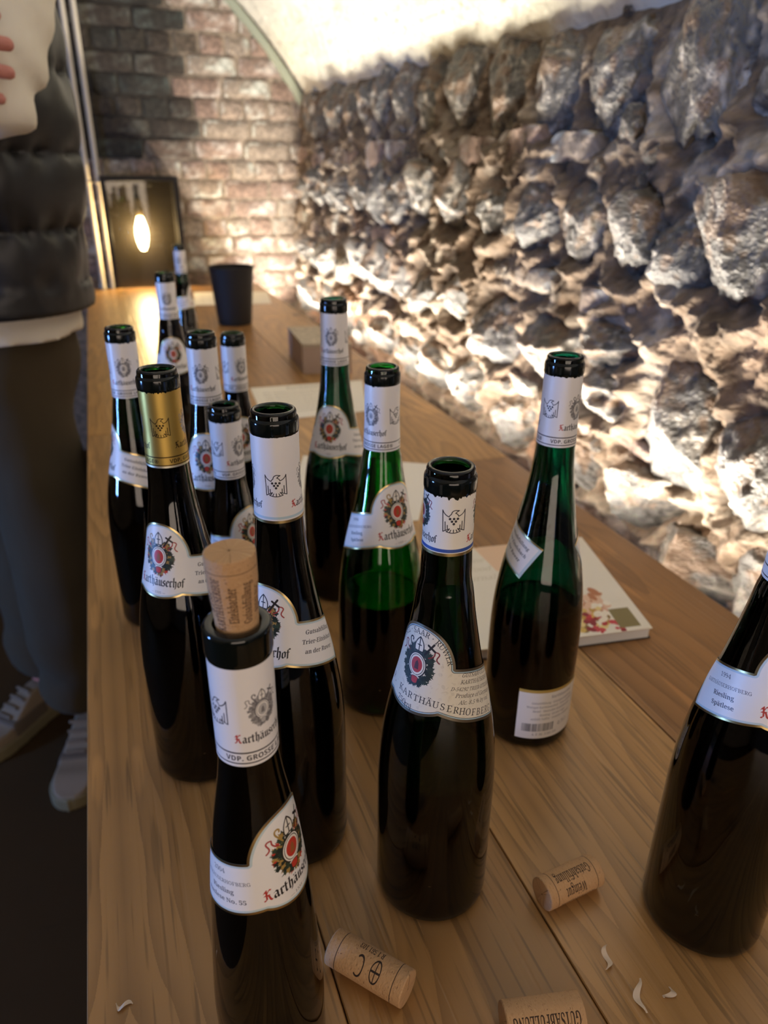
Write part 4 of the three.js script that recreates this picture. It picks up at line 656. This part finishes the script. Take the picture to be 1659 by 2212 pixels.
// ------------------------------------------------------------------ lantern on the end wall
{
  const cx = 0.186, zc = ZE + 0.110, w = 0.30, d = 0.15, y0 = 0.715, y1 = 1.176, b = 0.019, iron = std([0.018, 0.016, 0.014], 0.45, { metalness: 0.4 });
  const t = thing('wall_lantern', 'black framed glass lantern with a glowing bulb on the brick wall past the table', 'lantern', [cx, 0, zc]);
  const fr = []; for (const sx of [-1, 1]) for (const sz of [-1, 1]) fr.push(rbox(b, y1 - y0, b, 0.002, sx * (w - b) / 2, (y0 + y1) / 2, sz * (d - b) / 2));
  for (const y of [y0 + b / 2, y1 - b / 2]) { for (const sz of [-1, 1]) fr.push(rbox(w - 2 * b, b, b, 0.002, 0, y, sz * (d - b) / 2)); for (const sx of [-1, 1]) fr.push(rbox(b, b, d - 2 * b, 0.002, sx * (w - b) / 2, y, 0)); }
  mesh('frame', merge(fr), iron, t);
  mesh('roof_plate', boxAt(w - 2 * b, 0.003, d - 2 * b, 0, y1 - 0.0055, 0), iron, t); mesh('floor_plate', boxAt(w - 2 * b, 0.003, d - 2 * b, 0, y0 + 0.0055, 0), iron, t);
  mesh('back_plate', boxAt(w - 2 * b, y1 - y0 - 2 * b, 0.003, 0, (y0 + y1) / 2, -(d - b) / 2 + 0.004), phys([0.008, 0.006, 0.004], 0.6, { specularIntensity: 0.2 }), t);
  mesh('wall_bracket', boxAt(0.12, 0.16, zc - d / 2 - ZE - 0.006, 0, 0.98, (-d / 2 + ZE - zc) / 2 + 0.003), iron, t);
  const pane = new THREE.MeshPhysicalMaterial({ color: 0xf4f1e6, roughness: 0.02, transmission: 1, thickness: 0 });
  for (const sz of [1]) mesh('pane', boxAt(w - 2 * b, y1 - y0 - 2 * b, 0.003, 0, (y0 + y1) / 2, sz * (d - b) / 2), pane, t);
  for (const sx of [-1, 1]) mesh('pane', boxAt(0.003, y1 - y0 - 2 * b, d - 2 * b, sx * (w - b) / 2, (y0 + y1) / 2, 0), pane, t);
  mesh('lamp_holder', merge([rbox(0.13, 0.008, 0.03, 0.003, -0.012, y1 - 0.034, 0), new THREE.CylinderGeometry(0.012, 0.014, 0.022, 20).translate(-0.012, y1 - 0.019, 0), new THREE.CylinderGeometry(0.017, 0.015, 0.05, 24).translate(-0.012, y1 - 0.062, 0)]), iron, t);
  mesh('bulb_neck', lathe([[0.0005, 1.022], [0.0115, 1.024], [0.0135, 1.045], [0.0135, y1 - 0.086], [0.0005, y1 - 0.086]], 32).translate(-0.012, 0, 0), phys([0.25, 0.2, 0.13], 0.25, { metalness: 0.6 }), t);
  const by = 0.952; // bulb: a clear drop with a glowing core, hung cap up
  const bulb = lathe([[0.0005, by - 0.064], [0.009, by - 0.062], [0.017, by - 0.048], [0.0235, by - 0.022], [0.026, by + 0.004], [0.0235, by + 0.030], [0.016, by + 0.056], [0.011, by + 0.070], [0.0005, by + 0.072]].map(([r, y]) => [r, y]), 40).translate(-0.012, 0, 0);
  mesh('bulb', bulb, std([1, 0.9, 0.7], 0.3, { emissive: new THREE.Color().setRGB(...BULB.color), emissiveIntensity: BULB.glow }), t);
  const l = new THREE.PointLight(new THREE.Color().setRGB(...BULB.color), BULB.power, 0, 2); l.position.set(cx - 0.012, by, zc); l.castShadow = true; l.shadow.radius = 1.2; scene.add(l);
}
// ---- light strip in an aluminium channel behind the table, washing the flint wall from below
{
  const len = LED.z1 - LED.z0, zc = (LED.z0 + LED.z1) / 2, t = thing('light_strip', 'warm light strip in a slim channel along the flint wall behind the table', 'light', [LED.x, LED.y, zc]), al = std([0.5, 0.5, 0.5], 0.4, { metalness: 0.8 });
  mesh('channel', merge([boxAt(0.024, 0.003, len, 0, -0.012, 0), boxAt(0.003, 0.025, len, -0.0105, 0.0020, 0), boxAt(0.003, 0.014, len, 0.0105, -0.0035, 0)]), al, t);  // taller table side added to keep strip light off the legs
  mesh('diffuser', boxAt(0.017, 0.006, len - 0.002, 0, -0.004, 0), std([0.9, 0.88, 0.8], 0.5, { emissive: new THREE.Color().setRGB(...LED.color), emissiveIntensity: 4 }), t);
  for (let k = 0; k < 6; k++) mesh('post', new THREE.CylinderGeometry(0.006, 0.006, LED.y - 0.0135, 12).translate(0, -0.0135 - (LED.y - 0.0135) / 2, -len / 2 + 0.2 + k * (len - 0.4) / 5), al, t);
  stripLight(0.016, len - 0.004, LED.color, LED.power, [LED.x, LED.y + 0.003, zc], [-0.35, 1, 0]);
}

// ------------------------------------------------------------------ the man standing left of the table, arms crossed
{
  const F = [-0.75, 0, 0.66], Lx = [0.66, 0, 0.75], C = [-0.205, 0, -1.50];
  const W3 = (l, y, f) => [C[0] + Lx[0] * l + F[0] * f, y, C[2] + Lx[2] * l + F[2] * f];   // left, up, forward -> world
  const loc = (p) => { const x = p[0] - C[0], z = p[2] - C[2]; return [x * Lx[0] + z * Lx[2], p[1], x * F[0] + z * F[2]]; };
  const shL = [-0.060, 1.525, -1.365], elL = [-0.116, 1.300, -1.205], wrL = [-0.330, 1.300, -1.345];
  const shR = [-0.335, 1.525, -1.625], elR = [-0.455, 1.285, -1.475], wrR = [-0.245, 1.345, -1.265];
  const hipL = [-0.182, 0.93, -1.450], hipR = [-0.258, 0.93, -1.560], knL = [-0.165, 0.50, -1.425], knR = [-0.222, 0.50, -1.615], anL = [-0.183, 0.10, -1.490], anR = [-0.262, 0.10, -1.630];
  const person = thing('person', 'man with crossed arms in a black quilted vest and cream sweater, cropped at left', 'person', [0, 0, 0]);
  const skin = std([0.47, 0.18, 0.14], 0.55);
  // body: head, neck, trunk, limbs in one field; the right hand on a finer grid
  const hc = W3(0, 1.745, 0.02), nk = W3(0, 1.60, -0.01);
  const hp = (l, y, f) => W3(l, 1.745 + y, 0.02 + f);
  const bodyF = (p) => {
    let d = ell(p, hc, [0.078, 0.112, 0.090]);
    d = smin(d, cap(p, hp(0, -0.085, 0.045), hp(0, -0.05, 0.03), 0.030, 0.05), 0.03);
    d = smin(d, cap(p, hp(0, 0.005, 0.088), hp(0, -0.028, 0.108), 0.008, 0.014), 0.012);
    for (const s of [-1, 1]) { d = smin(d, ell(p, hp(s * 0.080, -0.005, -0.005), [0.012, 0.030, 0.018]), 0.006); d = Math.max(d, -ell(p, hp(s * 0.032, 0.012, 0.094), [0.018, 0.010, 0.012])); d = smin(d, ell(p, hp(s * 0.032, 0.010, 0.078), [0.012, 0.011, 0.010]), 0.003); }
    d = smin(d, cap(p, hp(-0.018, -0.062, 0.088), hp(0.018, -0.062, 0.088), 0.008, 0.008), 0.006);
    d = smin(d, cap(p, nk, W3(0, 1.50, -0.02), 0.055, 0.065), 0.03);
    d = smin(d, cap(p, W3(0, 1.42, 0), W3(0, 1.02, 0), 0.11, 0.105), 0.06);
    for (const [a, b, c] of [[shL, elL, wrL], [shR, elR, wrR]]) d = smin(d, Math.min(cap(p, a, b, 0.050, 0.038), cap(p, b, c, 0.038, 0.027)), 0.03);
    for (const [a, b, c] of [[hipL, knL, anL], [hipR, knR, anR]]) d = smin(d, Math.min(cap(p, a, b, 0.075, 0.052), cap(p, b, c, 0.050, 0.036)), 0.04);
    return d;
  };
  const tips = [[[-0.176, 1.368, -1.165], [-0.124, 1.376, -1.132], [-0.080, 1.374, -1.140]], [[-0.178, 1.342, -1.158], [-0.120, 1.348, -1.126], [-0.071, 1.344, -1.138]], [[-0.180, 1.316, -1.156], [-0.124, 1.320, -1.124], [-0.075, 1.314, -1.138]], [[-0.184, 1.292, -1.160], [-0.136, 1.292, -1.132], [-0.090, 1.286, -1.142]]];
  const handF = (p) => {
    let d = cap(p, wrR, [-0.220, 1.330, -1.200], 0.026, 0.030);
    d = smin(d, cap(p, [-0.192, 1.362, -1.170], [-0.197, 1.296, -1.168], 0.017, 0.016), 0.03);
    d = smin(d, cap(p, [-0.215, 1.358, -1.19], [-0.172, 1.396, -1.168], 0.013, 0.0095), 0.012);
    tips.forEach((t, k) => { const r = [0.0092, 0.0095, 0.0092, 0.0080][k]; d = smin(d, Math.min(cap(p, t[0], t[1], r * 1.06, r), cap(p, t[1], t[2], r, r * 0.86)), 0.004); });
    return d;
  };
  mesh('body', merge([nets(bodyF, [-0.60, 0.02, -1.80], [0.06, 1.90, -1.05], 0.014), nets(handF, [-0.30, 1.26, -1.32], [-0.03, 1.44, -1.08], 0.0035)]), skin, person);
  mesh('hair', nets((p) => { const q = loc(p); return Math.max(ell(p, hp(0, 0.022, -0.012), [0.090, 0.108, 0.098]), -(q[1] - 1.73 + 0.9 * (q[2] - 0.075) * -0.55)) + 0.003 * noise(p[0] * 90, p[1] * 90, p[2] * 90); }, [-0.40, 1.62, -1.62], [-0.06, 1.92, -1.30], 0.008), std([0.03, 0.02, 0.014], 0.7), person);
  // cream sweater: sleeves with folds, hem showing under the vest
  const knit = std([0.60, 0.545, 0.455], 0.85, { bumpMap: dataTex(256, 256, (u, v) => { const t = 128 + 60 * noise(u * 120, v * 120, 1) + 40 * noise(u * 30, v * 30, 4); return [t, t, t]; }, false), bumpScale: 0.0012 });
  const ring = (p, a, b, k = 1) => { const q = loc(p), l = Math.hypot(q[0] / a, q[2] / b); return (l - 1) * Math.min(a, b) * k; };
  const sweaterF = (p) => {
    let d = Math.min(cap(p, shL, elL, 0.084, 0.066), cap(p, elL, wrL, 0.068, 0.058));
    d = Math.min(d, cap(p, shR, elR, 0.074, 0.060)); d = smin(d, cap(p, elR, wrR, 0.060, 0.044), 0.012);
    const q = loc(p), hem = 0.930 + 0.020 * Math.sin(q[0] * 9 - 0.6);
    d = smin(d, Math.max(ring(p, 0.162 + 0.012 * sstep(1.0, 0.93, p[1]), 0.142 + 0.012 * noise(q[0] * 14, p[1] * 3, 2)), p[1] - 1.56, hem - p[1]), 0.02);
    const f = 0.007 * Math.sin(p[1] * 62 + 26 * p[0] - 14 * p[2] + 2.5 * noise(p[0] * 9, p[1] * 9, p[2] * 9)) * sstep(1.42, 1.27, p[1]) * sstep(1.1, 1.2, p[1]) + 0.010 * fbm(p[0] * 11, p[1] * 11, p[2] * 11, 2);
    return d + f;
  };
  mesh('sweater', nets(sweaterF, [-0.60, 0.88, -1.78], [0.06, 1.64, -1.06], 0.009), knit, person);
  // black quilted vest
  const vestF = (p) => {
    const q = loc(p), y = p[1], puff = Math.pow(Math.abs(Math.sin((y - 1.005) / 0.112 * Math.PI)), 0.55), ang = Math.atan2(q[2], q[0]);
    const a = mix(0.196, 0.240, sstep(1.0, 1.25, y)) * (y > 1.42 ? 1 - 0.35 * sstep(1.42, 1.60, y) : 1), b = 0.168 * (y > 1.45 ? 1 - 0.3 * sstep(1.45, 1.6, y) : 1);
    let d = ring(p, a - 0.014, b - 0.012) - 0.011 * puff - 0.016 * fbm(p[0] * 9, p[1] * 5, p[2] * 9, 3) - 0.004 * Math.sin(ang * 26 + 5 * noise(y * 6, ang * 2)) * (1 - puff) * 1.3;
    const hem = Math.max(ring(p, 0.202, 0.172), Math.abs(y - 1.004) - 0.020);
    d = smin(Math.max(d, y - 1.585, 1.010 - y), hem, 0.012);
    for (const [s, e] of [[shL, elL], [shR, elR]]) d = Math.max(d, -cap(p, [s[0] + (e[0] - s[0]) * 0.12, s[1] + (e[1] - s[1]) * 0.12, s[2] + (e[2] - s[2]) * 0.12], e, 0.052, 0.046));
    return d;
  };
  mesh('vest', nets(vestF, [-0.52, 0.965, -1.82], [0.08, 1.62, -1.20], 0.008), phys([0.008, 0.0077, 0.008], 0.48, { sheen: 0.12, sheenRoughness: 0.5, sheenColor: new THREE.Color().setRGB(0.2, 0.2, 0.22) }), person);
  // dark olive trousers
  const trousersF = (p) => {
    let d = Math.max(ell(p, [C[0], 0.90, C[2]], [0.145, 0.15, 0.130]), p[1] - 0.98);
    for (const [a, b, c] of [[hipL, knL, anL], [hipR, knR, anR]]) d = smin(d, Math.min(cap(p, a, b, 0.090, 0.088), cap(p, b, [c[0], c[1] + 0.06, c[2]], 0.088, 0.072)), 0.035);
    d += 0.012 * fbm(p[0] * 9, p[1] * 6, p[2] * 9, 3) + 0.007 * Math.sin(p[1] * 40 + p[0] * 30) * sstep(0.45, 0.15, p[1]);
    return Math.max(d, 0.085 - p[1], p[1] < 0.80 ? p[0] + 0.0765 : -1);
  };
  mesh('trousers', nets(trousersF, [-0.46, 0.06, -1.80], [0.04, 1.02, -1.22], 0.011), std([0.040, 0.028, 0.012], 0.95), person);
  // sneakers: rubber sole, pale upper, grey overlay
  const shoeParts = (() => {
    const half = (t) => 0.034 + 0.014 * sstep(0.35, 0.78, t) - 0.002, out = (p, g, y0, y1) => { const t = p[2] / 0.29, x = p[0] - 0.006 * Math.sin(t * 3), r = t < 0.14 ? Math.hypot((0.14 - t) * 0.29, 0) : 0; const w = t < 0.14 ? Math.sqrt(Math.max(0, (half(0.14)) ** 2 - r * r)) : t > 0.80 ? half(0.8) * Math.sqrt(Math.max(0, 1 - ((t - 0.80) / 0.2) ** 2)) : half(t); return Math.max(Math.abs(x) - w - g, y0 - p[1], p[1] - y1, -p[2] - 0.002, p[2] - 0.29 - g); };
    const h = (z) => mix(0.098, 0.052, sstep(0.10, 0.22, z)) * (z > 0.23 ? 1 - 0.35 * sstep(0.23, 0.29, z) : 1);
    const upper = (p) => { const y = clamp((p[1] - 0.02) / h(p[2]), 0, 1); return Math.max(out(p, -0.002 - 0.024 * y * y * y, 0.018, h(p[2])), p[2] < 0.10 ? -(cap(p, [0, 0.085, 0.055], [0, 0.16, 0.05], 0.032, 0.04)) : -1); };
    return { sole: nets((p) => out(p, 0.004, 0.001, 0.032 + 0.006 * sstep(0.1, 0, p[2])) , [-0.07, -0.01, -0.02], [0.07, 0.05, 0.31], 0.004), upper: nets(upper, [-0.07, 0.0, -0.02], [0.07, 0.12, 0.31], 0.004),
      overlay: nets((p) => Math.max(upper(p) - 0.003, Math.min(Math.max(Math.abs(p[2] - 0.15) - 0.05, p[1] - 0.062), Math.max(p[2] - 0.045, p[1] - 0.07))), [-0.07, 0.0, -0.02], [0.07, 0.12, 0.31], 0.004),
      laces: merge([0.125, 0.145, 0.165, 0.185].map((z) => new THREE.CapsuleGeometry(0.004, 0.036, 4, 8).rotateZ(Math.PI / 2).translate(0, h(z) + 0.004, z))) };
  })();
  const soleM = std([0.15, 0.12, 0.06], 0.7), upM = std([0.20, 0.145, 0.09], 0.75), ovM = std([0.095, 0.068, 0.044], 0.85), laceM = std([0.15, 0.11, 0.072], 0.85);
  for (const [x, z, dx, dz] of [[-0.163, -1.545, -0.20, 0.98], [-0.222, -1.668, -0.72, 0.69]]) {
    const s = new THREE.Group(); s.name = numbered('shoe'); s.position.set(x, 0, z); s.rotation.y = Math.atan2(dx, dz); person.add(s);
    mesh('sole', shoeParts.sole, soleM, s); mesh('upper', shoeParts.upper, upM, s); mesh('overlay', shoeParts.overlay, ovM, s); mesh('laces', shoeParts.laces, laceM, s);
  }
}
renderer.render(scene, camera);
